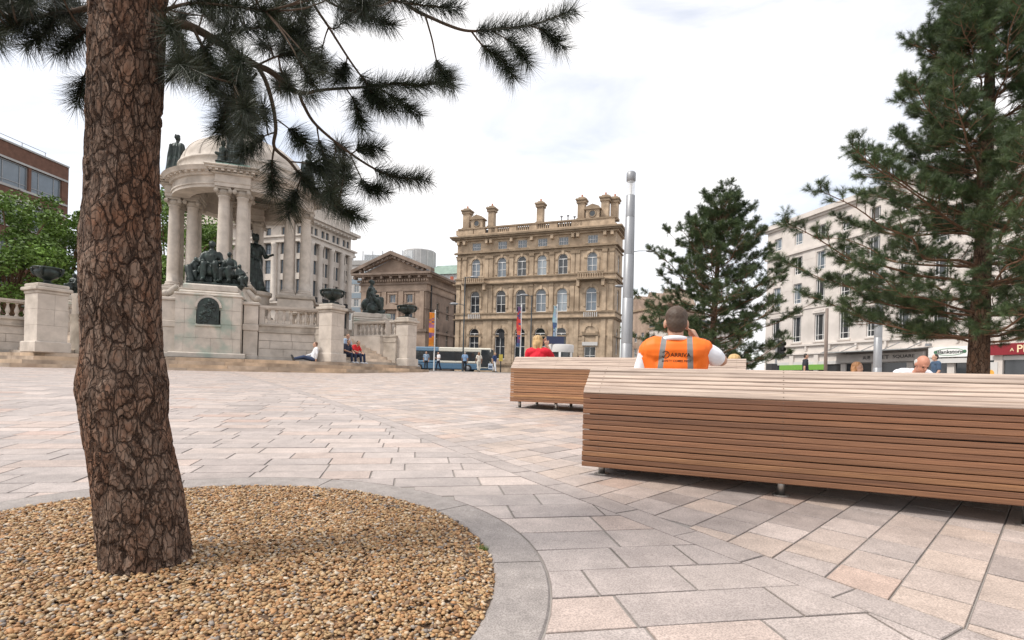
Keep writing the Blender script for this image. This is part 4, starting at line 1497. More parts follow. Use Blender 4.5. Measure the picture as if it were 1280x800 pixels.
def chimney(x, y, w, z0, z1, par=sb):
    c = P_(sb, 'chimney', M['sandstone'], (x - w, x + w, y, y + 2 * w, z0, z1))
    P_(sb, 'x', M['sandstone_dark'], (x - w - .12, x + w + .12, y - .12, y + 2 * w + .12, z0 + .002, z0 + .35), par=c).name = 'chimney_base'
    P_(sb, 'x', M['sandstone_dark'], (x - w - .16, x + w + .16, y - .16, y + 2 * w + .16, z1 - .55, z1 - .2), par=c).name = 'chimney_cap'
    P_(sb, 'x', M['sandstone_dark'], (x - w - .28, x + w + .28, y - .28, y + 2 * w + .28, z1 - .2, z1 + .1), (x - w + .05, x + w - .05, y + .05, y + 2 * w - .05, z1 + .1, z1 + .35), par=c, ch=.06).name = 'chimney_cap'
    MB().lathe([(.14, z1 + .35), (.12, z1 + .75)], 10, x, y + w).build('chimney_pot', flat((.45, .17, .09)), c)
for x, w in ((1.0, .52), (5.2, .46), (13.0, .46), (19.2, .5), (22.6, .52), (23.7, .5)):
    chimney(x, .55 if x < 23 else 1.6, w, 23.55, 26.6)
for x in (3.1, 21.0):
    dm = P_(sb, 'dormer', M['sandstone'], (x - .95, x + .95, .05, 1.2, 23.55, 24.9))
    mb = MB(); mb.extrude([(x - 1.25, 24.85), (x + 1.25, 24.85), (x + .9, 25.25), (x, 25.6), (x - .9, 25.25)], -.15, 1.3)
    mb.build('dormer_pediment', M['sandstone_dark'], dm)
    mb = MB()
    mb.tube([(x + .48 * math.cos(a), .03, 24.25 + .48 * math.sin(a)) for a in [2 * PI * q / 16 for q in range(17)]], .10, 6)
    mb.build('oculus_ring', M['sandstone_dark'], dm)
    mb = MB(); mb.tube([(x, .02, 24.25), (x, .1, 24.25)], .45, 16); mb.build('oculus', M['glass_dark'], dm)
for x, h in ((15.6, 1.5), (16.6, 1.6), (17.6, 1.0)):
    MB().lathe([(.09, 23.3), (.09, 24.4 + h * .4), (.2, 24.45 + h * .4), (.2, 24.6 + h * .4)], 8, x, 3).build('flue', M['pole_grey'], sb)
mb = MB(); mb.tube([(3.9, 2, 23.2), (3.9, 2, 27.6)], .03, 5); mb.tube([(3.0, 2, 27.3), (4.8, 2, 27.3)], .02, 5); mb.tube([(3.3, 2, 26.9), (3.3, 2, 27.5)], .02, 5); mb.tube([(4.5, 2, 26.9), (4.5, 2, 27.5)], .02, 5)
mb.build('aerial', M['pole_grey'], sb)

# --- temple fronted brown stone bank
tb, W = bbox_root('temple_bank', 'brown stone bank with triangular pediment between monument and sandstone building', (-26.0, 93.7), (-14.35, 90))
xs3 = [2.9, 6.05, 9.2]
ops = [(x - .6, x + .6, 12.9, 14.3) for x in xs3] + [(x - .65, x + .65, 8.9, 11.2) for x in xs3] + [(x - .8, x + .8, 2.6, 6.4) for x in xs3]
mb = MB(); wall_mesh(mb, W, 1.0, 17.6, ops); mb.build('wall', M['brownstone'], tb)
for o in ops:
    window(tb, (o[0] + o[1]) / 2, o[2], o[1] - o[0], o[3] - o[2], False, 'split' if o[3] > 12 else 'cross', frame='cream_stone', glass='glass_sky', fw=.1)
    a, b, c, d = o
    P_(tb, 'surround', M['brownstone'], (a - .25, a - .002, -.12, .05, c, d), (b + .002, b + .25, -.12, .05, c, d), (a - .3, b + .3, -.16, .05, d + .002, d + .25))
    P_(tb, 'sill', M['brownstone_side'], (a - .35, b + .35, -.25, .05, c - .25, c - .004))
P_(tb, 'portico_arch', M['brownstone'], (4.6, 5.0, -.5, .05, 8.6, 11.8), (7.1, 7.5, -.5, .05, 8.6, 11.8))
mb = MB(); mb.extrude([(4.3, 11.8), (7.8, 11.8), (7.8, 12.0), (6.9, 12.5), (6.05, 12.75), (5.2, 12.5), (4.3, 12.0)], -.65, .05); mb.build('portico_hood', M['brownstone'], tb)
for z0, z1, pr, m in ((8.1, 8.5, .25, 'brownstone_side'), (11.9, 12.1, .1, 'brownstone_side'), (14.75, 14.95, .18, 'brownstone_side'), (14.95, 15.9, .06, 'brownstone'), (15.9, 16.1, .3, 'brownstone_side'), (16.1, 16.35, .18, 'brownstone'), (17.25, 17.45, .9, 'brownstone'), (17.45, 17.8, 1.25, 'brownstone_side')):
    P_(tb, 'moulding', M[m], (-pr, W + pr, -pr, .06, z0, z1))
    P_(tb, 'moulding', M[m], (W - .06, W + pr, .06, 26, z0, z1))
for x in (.7, 4.5, 7.7, W - .7):
    P_(tb, 'pilaster', M['brownstone'], (x - .4, x + .4, -.2, .05, 8.55, 14.74))
for k in range(30):
    x = -.3 + k * (W + .6) / 29
    P_(tb, 'dentil', M['brownstone'], (x - .12, x + .12, -.62, -.15, 16.36, 16.7))
for k in range(9):
    x = -.8 + k * (W + 1.6) / 8
    P_(tb, 'modillion', M['brownstone_side'], (x - .2, x + .2, -1.0, -.1, 16.85, 17.245))
mb = MB(); mb.extrude([(0.2, 17.8), (W - .2, 17.8), (W / 2, 20.3)], .0, .8); mb.build('tympanum', M['brownstone'], tb)
for s_ in (0, 1):
    x0, x1 = ((-1.35, W / 2), (W + 1.35, W / 2))[s_]
    mb = MB(); q = [(x0, 17.8), (x1, 20.75), (x1, 21.35), (x0, 18.35)]
    mb.extrude(q if s_ == 0 else q[::-1], -1.25, .05); mb.build('raking_cornice', M['brownstone_side'], tb)
    mb = MB(); q = [(x0 * .72 + x1 * .28, 18.35), (x1, 20.3), (x1, 20.745), (x0 * .72 + x1 * .28, 18.62)]
    mb.extrude(q if s_ == 0 else q[::-1], -.75, .04); mb.build('raking_cornice', M['brownstone'], tb)
    for k in range(7):
        t = .22 + .68 * k / 6
        xx, zz = lerp(x0, x1, t), lerp(17.8, 20.75, t)
        P_(tb, 'modillion', M['brownstone_side'], (xx - .2, xx + .2, -1.0, -.04, zz - .42, zz - .03))
sops = [(x - .55, x + .55, z0, z1) for x in (4.5, 8.5, 14.5, 19.5) for z0, z1 in ((10.8, 13.4), (5.8, 9.0))]
mb = MB(); wall_mesh(mb, 26, 1.0, 17.6, sops); sw = mb.build('side_wall', M['brownstone_side'], tb, loc=(W, .002, 0), rz=PI / 2)
for o in sops:
    window(sw, (o[0] + o[1]) / 2, o[2], 1.1, o[3] - o[2], False, 'cross', frame='cream_stone', glass='glass_dark')
for x in (1.6, 11.5, 17.4):
    MB().lathe([(.12, 1.4), (.12, 16.0)], 8, x, -.15).build('drain_pipe', M['iron'], sw)
P_(tb, 'rear_block', M['brownstone_side'], (.2, W - .3, .5, 26, 1.0, 17.6))
mb = MB(); q = [(-1.1, 17.8), (W + 1.1, 17.8), (W / 2, 21.0)]; mb.extrude(q, .9, 26); mb.build('roof', M['slate'], tb)

# --- classical bank behind the monument
def classical(name, label, PL, PR, PF, ztop):
    b, W = bbox_root(name, label, PL, PR)
    D = (Vector(PF) - Vector(PR)).length
    for side in (0, 1):
        w = W if side == 0 else D
        root = b if side == 0 else tag(bpy.data.objects.new('side_front', None))
        if side:
            C.objects.link(root); root.parent = b; root.location = (W, .002, 0); root.rotation_euler = (0, 0, PI / 2)
        n = max(2, int(w / 3.1))
        xs = [w * (k + .5) / n for k in range(n)]
        lv = [(24.9, 26.3, .55), (21.6, 23.7, .65), (18.2, 20.6, .65), (14.4, 17.1, .65), (9.6, 12.6, .7), (4.0, 7.6, .8)]
        ops = [(x - hw, x + hw, z0, z1) for x in xs for z0, z1, hw in lv]
        if side:
            ops = [(x + s_ - .45, x + s_ + .45, z0, z1) for x in xs for s_ in (-.62, .62) for z0, z1, hw in lv]
        mb = MB(); wall_mesh(mb, w, 1.0, ztop, ops, rev=.4); mb.build('wall', M['cream_stone'], root)
        for o in ops:
            window(root, (o[0] + o[1]) / 2, o[2], o[1] - o[0], o[3] - o[2], False, 'cross' if o[3] - o[2] > 2 else 'split', frame='pole_dark', glass='glass_sky', fw=.07, y=.3)
        for k in range(n + 1):
            x = w * k / n
            x = min(max(x, .6), w - .6)
            mb = MB(); mb.lathe([(.62, 13.2), (.62, 13.5), (.52, 13.6), (.46, 22.8), (.58, 23.1), (.66, 23.5)], 14, x, -.25); mb.build('giant_column', M['cream_stone'], root, True)
        for z0, z1, pr in ((8.3, 8.7, .3), (12.9, 13.2, .8), (23.5, 23.9, .7), (23.9, 24.4, .55), (24.4, 24.7, .9), (27.0, 27.4, .8), (27.4, 27.9, 1.3)):
            P_(root, 'moulding', M['cream_stone'], (-pr if side == 0 else .06, w + pr, -pr, .06, z0, z1))
        for k in range(int(w / 1.1)):
            P_(root, 'modillion', M['cream_stone'], (.3 + k * 1.1 - .15, .3 + k * 1.1 + .15, -1.1, -.04, 26.7, 26.995))
        for x in xs:
            P_(root, 'balcony_guard', M['iron'], (x - .9, x + .9, -.42, -.38, 13.3, 14.2))
        for k in range(9):
            P_(root, 'quoin', M['cream_stone'], (w - 1.15 - (k % 2) * .25, w + .03, -.09, .05, 13.25 + k * 1.1, 13.25 + k * 1.1 + 1.0))
    P_(b, 'rear_block', M['cream_stone'], (.3, W - .5, .5, D, 1.0, ztop - .1))
    P_(b, 'attic_block', M['cream_stone'], (.5, W - .2, .2, D - .2, 27.9, 31.0))
    P_(b, 'attic_moulding', M['cream_stone'], (.2, W + .1, -.1, D + .1, 31.0, 31.5))
    return b
cdir = Vector((-.952, .309))
cc = Vector((-35.8, 95))
classical('classical_bank', 'cream stone classical bank with giant columns behind the domed monument', tuple(cc + cdir * 30), tuple(cc), (-31.9, 107), 27.0)

# --- white stone building along the right hand street
wbd, W = bbox_root('white_stone_building', 'long white stone office building with shops behind the pines', (32.8, 70), (32.8 + 3 * 3.6, 70 - 11.2 * 3.6))
xs = [.7 + 3.4 * k for k in range(13)]
ops = []
for x in xs:
    if x + 1 > W: continue
    ops += [(x - .65 + .0, x + .65, 17.8, 19.3), (x - .65, x + .65, 14.2, 16.3), (x - .65, x + .65, 10.7, 13.1), (x - .68, x + .68, 6.1, 9.1)]
mb = MB(); wall_mesh(mb, W, 0.2, 20.9, ops, x_start=-1.2); mb.build('wall', M['portland'], wbd)
for o in ops:
    window(wbd, (o[0] + o[1]) / 2, o[2], o[1] - o[0], o[3] - o[2], False, 'metal', glass=rnd.choice(('glass_dark', 'glass_dark', 'glass_sky', 'glass_dark2')), fw=.07)
    if o[2] < 7:
        c = (o[0] + o[1]) / 2
        P_(wbd, 'window_hood', M['portland'], (c - .95, c + .95, -.14, .04, 9.25, 9.45), (c - .6, c + .6, -.16, .04, 9.45, 9.62))
        P_(wbd, 'sill', M['portland'], (c - .85, c + .85, -.12, .04, 5.9, 6.08))
for z0, z1, pr in ((20.3, 20.55, .25), (20.55, 21.1, .5), (17.0, 17.2, .12), (16.75, 17.0, .22), (9.9, 10.05, .1), (5.55, 5.75, .22), (4.72, 4.9, .15), (4.55, 4.72, .3)):
    P_(wbd, 'moulding', M['portland'], (-1.2 - pr, W + pr, -pr, .06, z0, z1))
P_(wbd, 'rear_block', M['portland'], (-1.1, W - .3, .4, 16, .2, 20.8))
P_(wbd, 'end_wall', M['portland'], (-1.2, -1.1, .002, 16, .2, 20.9))
for k in range(12):
    x = -1.0 + k * 3.4
    for q in range(6):
        z = 10.2 + q * 1.1
        P_(wbd, 'facing_block', M['portland'], (x + 2.5, x + 4.3, -.03, .04, z, z + 1.07))
    P_(wbd, 'bracket', M['portland'], (x - .12, x + .12, -.25, .04, 4.95, 5.5))
# ground floor shop fronts
for k in range(11):
    x = .2 + k * 3.75
    if x + 3.2 > W: break
    sf = P_(wbd, 'shop_front', M['glass_dark'], (x, x + 3.1, -.06, .04, .4, 3.35))
    P_(wbd, 'shop_pier', M['portland'], (x + 3.1, x + 3.72, -.22, .05, .3, 4.5))
    P_(wbd, 'shop_fascia', M['pale'], (x, x + 3.1, -.2, .05, 3.36, 3.7))
P_(wbd, 'green_fascia', flat((.17, .36, .06)), (1.8, 8.6, -.3, -.21, 2.75, 3.35))
def text_on(root, body, x, z, h, w, m, y=-.3, name='lettering', bold=0.0):
    cu = bpy.data.curves.new('t', 'FONT')
    cu.body = body
    cu.size = h * 1.4
    cu.extrude = .01
    cu.offset = bold
    o = bpy.data.objects.new('t', cu)
    work = bpy.data.scenes.new('work')
    work.collection.objects.link(o)
    work.view_layers[0].update()
    dg = work.view_layers[0].depsgraph
    dg.update()
    me = bpy.data.meshes.new_from_object(o.evaluated_get(dg))
    bpy.data.objects.remove(o)
    bpy.data.scenes.remove(work)
    xs_ = [v.co.x for v in me.vertices]; ys_ = [v.co.y for v in me.vertices]
    sx = w / (max(xs_) - min(xs_)); sy = h / (max(ys_) - min(ys_))
    for v in me.vertices:
        cx, cy, cz = v.co
        v.co = ((cx - min(xs_)) * sx, -cz, (cy - min(ys_)) * sy)
    me.materials.clear(); me.materials.append(m)
    me.update()
    t = link(name, me, root, (x, y, z))
    return t
# arcade entrance with glazed canopy
cn = thing('glass_canopy', 'glazed entrance canopy with lettered fascia on the white stone building', 'canopy', wbd.location, wbd.rotation_euler[2])
P_(cn, 'fascia', M['portland'], (10.6, 20.2, -.62, -.31, 3.45, 4.3))
mb = MB(); mb.add([(10.2, -2.4, 4.42), (20.4, -2.4, 4.42), (20.4, -.3, 4.66), (10.2, -.3, 4.66), (10.2, -2.4, 4.48), (20.4, -2.4, 4.48), (20.4, -.3, 4.72), (10.2, -.3, 4.72)], [(0, 3, 2, 1), (4, 5, 6, 7), (0, 1, 5, 4), (1, 2, 6, 5), (2, 3, 7, 6), (3, 0, 4, 7)])
mb.build('canopy_roof', flat((.24, .25, .25), .3), cn)
for k in range(5):
    MB().tube([(10.4 + k * 2.4, -.3, 5.3), (10.4 + k * 2.4, -2.3, 4.5)], .04, 6).build('tie_rod', M['pole_grey'], cn)
text_on(cn, 'AUB', 13.9, 3.72, .36, .85, M['iron'], -.635)
text_on(cn, 'ET', 16.05, 3.72, .36, .75, M['iron'], -.635)
text_on(cn, 'SQUARE', 17.2, 3.72, .36, 2.2, M['iron'], -.635)
sg = thing('shop_sign', 'white shop sign with green oval emblem and dark lettering above shop front', 'sign', wbd.location, wbd.rotation_euler[2])
P_(sg, 'board', M['white'], (20.6, 24.3, -.55, -.31, 3.72, 4.62))
text_on(sg, 'Blankstone', 21.35, 4.02, .32, 2.35, M['iron'], -.565, bold=.006)
mb = MB(); mb.tube([(22.5 + 1.2 * math.cos(a), -.565, 4.17 + .30 * math.sin(a)) for a in [2 * PI * q / 40 for q in range(41)]], .018, 5)
mb.build('emblem', flat((.10, .32, .16)), sg)
for x in (21.25, 23.75):
    mb = MB(); mb.tube([(x, -.552, 4.17), (x, -.575, 4.17)], .14, 14); mb.build('emblem_disc', flat((.06, .16, .09)), sg)
MB().box(20.4, 20.8, -.7, -.4, 4.75, 5.0).build('sign_lamp', M['pole_grey'], sg)
P_(wbd, 'blind', M['pale'], (20.6, 24.3, -.5, -.3, 3.2, 3.6))
sr = thing('shop_sign', 'dark red shop sign with gold lettering beside the pine trunk', 'sign', wbd.location, wbd.rotation_euler[2])
P_(sr, 'board', flat((.22, .012, .02)), (25.7, 30.0, -.55, -.31, 3.75, 4.65))
text_on(sr, 'A', 27.15, 4.02, .26, .28, flat((.75, .62, .38)), -.565)
text_on(sr, 'PEI', 27.65, 3.92, .58, .95, flat((.75, .62, .38)), -.565, bold=.01)
P_(wbd, 'poster', M['pale'], (25.0, 26.1, -.28, -.221, 1.6, 3.2))
mb = MB(); mb.tube([(25.6, -.283, 2.3), (25.6, -.30, 2.3)], .28, 14); mb.build('poster_disc', flat((.75, .38, .06)), wbd)

# --- brick office block on the left
bb, W = bbox_root('brick_office_block', 'dark red brick office block with ribbon windows behind leafy trees', (-48.0, 23), (-44.8, 55))
zb = 20.6
lv = [(16.9, 19.1), (13.4, 15.6), (9.9, 12.1), (6.4, 8.6)]
ops = []
for z0, z1 in lv:
    x = W - .6
    while x > 1:
        ops.append((x - 3.1, x, z0, z1)); x -= 3.35
ops = [o for o in ops if o[0] > .2]
mb = MB(); wall_mesh(mb, W, .4, zb, ops, rev=.2); mb.build('wall', M['brick'], bb)
for o in ops:
    window(bb, (o[0] + o[1]) / 2, o[2], o[1] - o[0], o[3] - o[2], False, 'metal', frame='pole_grey', glass='glass_sky', fw=.1)
for z0, z1 in lv:
    P_(bb, 'concrete_band', M['concrete'], (0, W + .05, -.08, .04, z1 + .02, z1 + .2), (0, W + .05, -.08, .04, z0 - .2, z0 - .02))
P_(bb, 'coping', M['concrete'], (-.1, W + .1, -.1, .4, zb, zb + .15))
P_(bb, 'rear_block', M['brick'], (0.1, W, .35, 14, .4, zb - .05))
P_(bb, 'end_wall', M['brick'], (W, W + .12, 0.002, 14, .4, zb - .002))
mb = MB()
for k in range(14):
    mb.tube([(1 + k * 2.3, 1.2, zb), (1 + k * 2.3, 1.2, zb + 1.0)], .03, 5)
mb.tube([(1, 1.2, zb + 1.0), (31, 1.2, zb + 1.0)], .03, 5)
mb.build('roof_rail', M['pole_grey'], bb)

# --- distant roofs between the monument and the sandstone building
mo, W = bbox_root('office_block', 'pale office block with blue panels and roof glass screen behind the bronze figure', (-42, 126), (-22, 122))
ops = [(x, x + 1.25, z0, z0 + 1.7) for z0 in (22.6, 19.4, 16.2, 13.0) for x in [.6 + 1.75 * k for k in range(11)]]
mb = MB(); wall_mesh(mb, W, 1.0, 25.6, ops, rev=.15); mb.build('wall', M['pale'], mo)
for o in ops:
    window(mo, (o[0] + o[1]) / 2, o[2], 1.25, 1.7, False, 'split', glass='glass_pale', fw=.1, y=.05)
for z0 in (21.3, 18.1, 14.9):
    P_(mo, 'blue_panel', M['blue_panel'], (0, W, -.06, .03, z0, z0 + 1.15))
P_(mo, 'rear_block', M['pale'], (.1, W - .1, .3, 12, 1.0, 25.6))
P_(mo, 'coping', M['concrete'], (-.2, W + .2, -.2, 1, 25.6, 26.6))
for k in range(9):
    P_(mo, 'screen_post', M['pole_grey'], (k * 2.4, k * 2.4 + .12, 1.0, 1.12, 26.6, 29.0))
P_(mo, 'glass_screen', M['clear_glass'], (0, 19.4, 1.04, 1.08, 26.7, 28.9))
ct = thing('roof_plant_tower', 'grey drum shaped plant tower with panelled wall above the temple bank', 'tower', (-24.6, 142, 1.38))
MB().lathe([(4.1, 0), (4.1, 31.3), (3.9, 31.5)], 28).build('drum', M['concrete'], ct)
for k in range(14):
    a = 2 * PI * k / 14
    MB().box(4.05, 4.2, -.12, .12, 22, 31.2, M=Matrix.Rotation(a, 4, 'Z')).build('rib', M['pale'], ct)
P_(ct, 'annex', M['slate'], (1.5, 6.2, -9, -5, 0, 23.5))
P_(ct, 'annex', M['concrete'], (-9, 2, -8, -4.6, 0, 25.5))
P_(ct, 'slate_roof', M['slate'], (-12, -1.0, -8.2, -4.4, 25.5, 28.6))
gh, W = bbox_root('green_roofed_block', 'pale block with green copper roof behind the sandstone building chimneys', (-22, 137), (-8, 132))
ops = [(x, x + 1.1, z0, z0 + 1.5) for z0 in (23.0, 19.5) for x in (1, 4, 7, 10, 12.5)]
mb = MB(); wall_mesh(mb, W, 1, 26, ops, rev=.2); mb.build('wall', M['pale'], gh)
for o in ops:
    window(gh, (o[0] + o[1]) / 2, o[2], 1.1, 1.5, False, 'split')
mb = MB(); mb.add([(-.5, -.5, 26), (W + .5, -.5, 26), (W + .5, 12, 26), (-.5, 12, 26), (1.5, 3, 28.8), (W - 1.5, 3, 28.8), (W - 1.5, 9, 28.8), (1.5, 9, 28.8)], [(0, 1, 5, 4), (1, 2, 6, 5), (2, 3, 7, 6), (3, 0, 4, 7), (4, 5, 6, 7), (3, 2, 1, 0)])
mb.build('roof', M['green_roof'], gh)
P_(gh, 'rear_block', M['pale'], (.1, W - .1, .3, 11, 1, 25.9))
P_(gh, 'chimney', flat((.45, .12, .07)), (9.6, 10.2, -6, -5.4, 20, 24.2))
P_(gh, 'attic', M['slate'], (8.6, 12.4, -7, -3, 1, 20))
# --- street of buildings beside the pine on the right
for i, (PLx, PRx, zt, m, lab) in enumerate([((26.0, 128), (30.5, 116), 17.0, 'brownstone', 'gabled brown stone building at the far end of the street'), ((26.6, 108), (29.6, 98), 11.5, 'portland', 'low white rendered building beside the gabled brown one')]):
    r, W = bbox_root('street_building', lab, PLx, PRx)
    ops = [(x - .6, x + .6, z0, z0 + 2.0) for z0 in [3 + 3.4 * k for k in range(int((zt - 4) / 3.4))] for x in [1.6 + 2.7 * k for k in range(int((W - 1.5) / 2.7))]]
    mb = MB(); wall_mesh(mb, W, .8, zt, ops); mb.build('wall', M[m], r)
    for o in ops:
        window(r, (o[0] + o[1]) / 2, o[2], 1.2, 2.0)
    P_(r, 'rear_block', M[m], (.1, W - .1, .4, 12, .8, zt - .1))
    P_(r, 'cornice', M['sandstone_dark'], (-.2, W + .2, -.3, .05, zt - .4, zt - .02))
    if i == 0:
        for k in range(3):
            x = 1 + k * 5.6
            mb = MB(); mb.extrude([(x, zt), (x + 5, zt), (x + 2.5, zt + 3.4)], .0, 6); mb.build('gable', M[m], r)
    else:
        P_(r, 'roof', M['slate'], (0, W, 0, 12, zt, zt + .8))
# ------------------------------------------------------------------ pines
def vnoise(x, y, rs, px=0):
    """smooth value noise; periodic in x with px cells when px > 0"""
    n = 256
    tab = rs.rand(n, n)
    xi, yi = np.floor(x).astype(int), np.floor(y).astype(int)
    fx, fy = x - xi, y - yi
    fx, fy = fx * fx * (3 - 2 * fx), fy * fy * (3 - 2 * fy)
    w = (lambda q: q % px) if px else (lambda q: q % n)
    a = tab[w(xi) % n, yi % n]; b = tab[w(xi + 1) % n, yi % n]; c = tab[w(xi) % n, (yi + 1) % n]; d = tab[w(xi + 1) % n, (yi + 1) % n]
    return (a * (1 - fx) + b * fx) * (1 - fy) + (c * (1 - fx) + d * fx) * fy - .5
def fbm(x, y, rs, px, oct_=4, gain=.55):
    s, a = 0, 1.0
    for o in range(oct_):
        s = s + a * vnoise(x * 2 ** o, y * 2 ** o, rs, px * 2 ** o)
        a *= gain
    return s
def bark_trunk(Zs, cx, cy, rad, nth, amp, cell=(.05, .11), knots=(), seed=3):
    """trunk surface with plated bark as real relief; Zs heights, cx/cy/rad arrays"""
    rs = np.random.RandomState(seed)
    th = np.linspace(0, 2 * PI, nth, endpoint=False)
    rm = float(np.mean(rad))
    circ = 2 * PI * rm
    S, Z = np.meshgrid(th * rm, Zs)
    zs, ss = Z.ravel(), S.ravel()
    P8 = 8
    ux = ss / circ * P8
    uz = zs / circ * P8
    warp1 = fbm(ux * 2, uz, rs, P8 * 2, 5, .58)
    warp2 = fbm(ux * 2, uz, rs, P8 * 2, 5, .58)
    a, b = ss + warp1 * cell[0] * .75, (zs + warp2 * cell[1] * .6) * cell[0] / cell[1]
    def cells(c0):
        lo_b, hi_b = b.min() - c0, b.max() + c0
        n = int(circ * (hi_b - lo_b) / (c0 ** 2)) + 8
        px = rs.rand(n) * circ
        pz = lo_b + rs.rand(n) * (hi_b - lo_b)
        hg = rs.rand(n)
        px = np.r_[px, px - circ, px + circ]; pz = np.r_[pz, pz, pz]; hg = np.tile(hg, 3)
        o = np.argsort(pz); px, pz, hg = px[o], pz[o], hg[o]
        f1 = np.empty(len(a)); f2 = np.empty(len(a)); hh = np.empty(len(a))
        step = nth * 3
        for i in range(0, len(a), step):
            A, B = a[i:i + step], b[i:i + step]
            lo, hi = np.searchsorted(pz, B.min() - c0 * 2.2), np.searchsorted(pz, B.max() + c0 * 2.2)
            d = np.hypot(A[:, None] - px[None, lo:hi], B[:, None] - pz[None, lo:hi])
            k = d.argmin(1)
            ar = np.arange(len(k))
            f1[i:i + step] = d[ar, k]
            d[ar, k] = 9e9
            f2[i:i + step] = d.min(1)
            hh[i:i + step] = hg[lo:hi][k]
        return f2 - f1, hh
    gap, hh = cells(cell[0])
    wide = .10 + .16 * np.clip(fbm(ux, uz * .5, rs, P8, 2) * 2 + .3, 0, 1)
    plate = np.clip(gap / (cell[0] * wide), 0, 1)
    rough = fbm(ux * 8, uz * 4, rs, P8 * 8, 4, .6)
    grain = fbm(ux * 16, uz * 3, rs, P8 * 16, 4, .65)
    # long vertical fissures
    fs = np.abs(fbm(ux * 1.5 + .35 * warp1, uz * .28, rs, 12, 3, .5))
    fis = np.clip(fs / .045, 0, 1)
    fs2 = np.abs(fbm(ux * 3 + .4 * warp2, uz * .6, rs, 24, 3, .5))
    fis2 = np.clip(fs2 / .05, 0, 1)
    h2 = np.clip(.5 + grain * 1.5, 0, 1)
    flake = fis2
    disp = amp * (fis * (.55 + .45 * fis2) * (.35 + plate * (.35 + .6 * hh)) + .15 * rough + .12 * grain - .6)
    plate = plate * fis * (.55 + .45 * fis2)
    T = np.tile(th, len(Zs))
    rr = np.repeat(rad, nth) + disp
    for (kt, kz, ks, ka) in knots:
        dt = (T - kt + PI) % (2 * PI) - PI
        d2 = np.hypot(dt * rm, (zs - kz) * 1.1)
        rr += ka * np.exp(-(d2 / ks) ** 2) + .0025 * np.sin(d2 * 210 + 5 * warp1) * np.exp(-(d2 / (ks * .8)) ** 2)
    X = np.repeat(cx, nth) + rr * np.cos(T)
    Y = np.repeat(cy, nth) + rr * np.sin(T)
    V = np.stack([X, Y, zs], 1)
    nz = len(Zs)
    i = np.arange((nz - 1) * nth)
    r_, c_ = i // nth, i % nth
    F4 = np.stack([r_ * nth + c_, r_ * nth + (c_ + 1) % nth, (r_ + 1) * nth + (c_ + 1) % nth, (r_ + 1) * nth + c_], 1)
    t = plate[F4].mean(1)[:, None]
    h_ = (hh * .6 + h2 * .4)[F4[:, 0]][:, None]
    red = np.clip(rough[F4[:, 0]][:, None] * 1.6 + .25, 0, 1)
    pl = (np.array([[1.02, 1.0, .98]]) * (1 - red) + np.array([[1.06, .90, .80]]) * red) * (.88 + .24 * h_)
    col = (1 - t) * np.array([[.62, .55, .5]]) + t * pl
    return V, F4, col
def needles(shoots, n_per, length, width, rs, tip=1.5, green=(1, 1, 1), droop=0.0, spread=(.5, 1.1), lead=.6):
    """shoots: array (k,6) of start and end points; returns triangles"""
    sh = np.asarray(shoots, float)
    k = len(sh)
    idx = np.repeat(np.arange(k), n_per)
    n = len(idx)
    p0, p1 = sh[idx, :3], sh[idx, 3:6]
    t = rs.rand(n) ** (1 / tip)
    ax = p1 - p0
    al = np.linalg.norm(ax, axis=1, keepdims=True) + 1e-9
    ax = ax / al
    ref = np.where(np.abs(ax[:, 2:3]) < .9, np.array([[0, 0, 1.0]]), np.array([[1.0, 0, 0]]))
    u = np.cross(ax, ref); u /= np.linalg.norm(u, axis=1, keepdims=True)
    v = np.cross(ax, u)
    ph = rs.rand(n, 1) * 2 * PI
    rad = u * np.cos(ph) + v * np.sin(ph)
    ang = (spread[0] + (spread[1] - spread[0]) * rs.rand(n, 1)) * (1.1 - lead * t[:, None])
    d = ax * np.cos(ang) + rad * np.sin(ang)
    d[:, 2] -= droop * rs.rand(n)
    d /= np.linalg.norm(d, axis=1, keepdims=True)
    base = p0 + (p1 - p0) * t[:, None] + rad * .002
    L = length * rs.uniform(.65, 1.12, (n, 1))
    w = np.cross(d, rs.normal(size=(n, 3))); w /= np.linalg.norm(w, axis=1, keepdims=True) + 1e-9
    w *= width / 2
    V = np.stack([base - w, base + w, base + d * L], 1).reshape(-1, 3)
    Fq = np.arange(3 * n).reshape(-1, 3)
    cs = rs.uniform(.7, 1.3, (k, 1))[idx] * rs.uniform(.8, 1.2, (n, 1)) * np.array([green])
    cs = cs * (1 + rs.uniform(-.12, .25, (k, 1))[idx] * np.array([[1, .3, -.2]]))
    return V, Fq, cs
def smooth_path(P, n=5):
    P = [Vector(p) for p in P]
    out = []
    for i in range(len(P) - 1):
        a, b, c, d = P[max(i - 1, 0)], P[i], P[i + 1], P[min(i + 2, len(P) - 1)]
        for k in range(n):
            t = k / n
            out.append(.5 * ((2 * b) + (c - a) * t + (2 * a - 5 * b + 4 * c - d) * t * t + (3 * b - a - 3 * c + d) * t ** 3))
    out.append(P[-1])
    return out

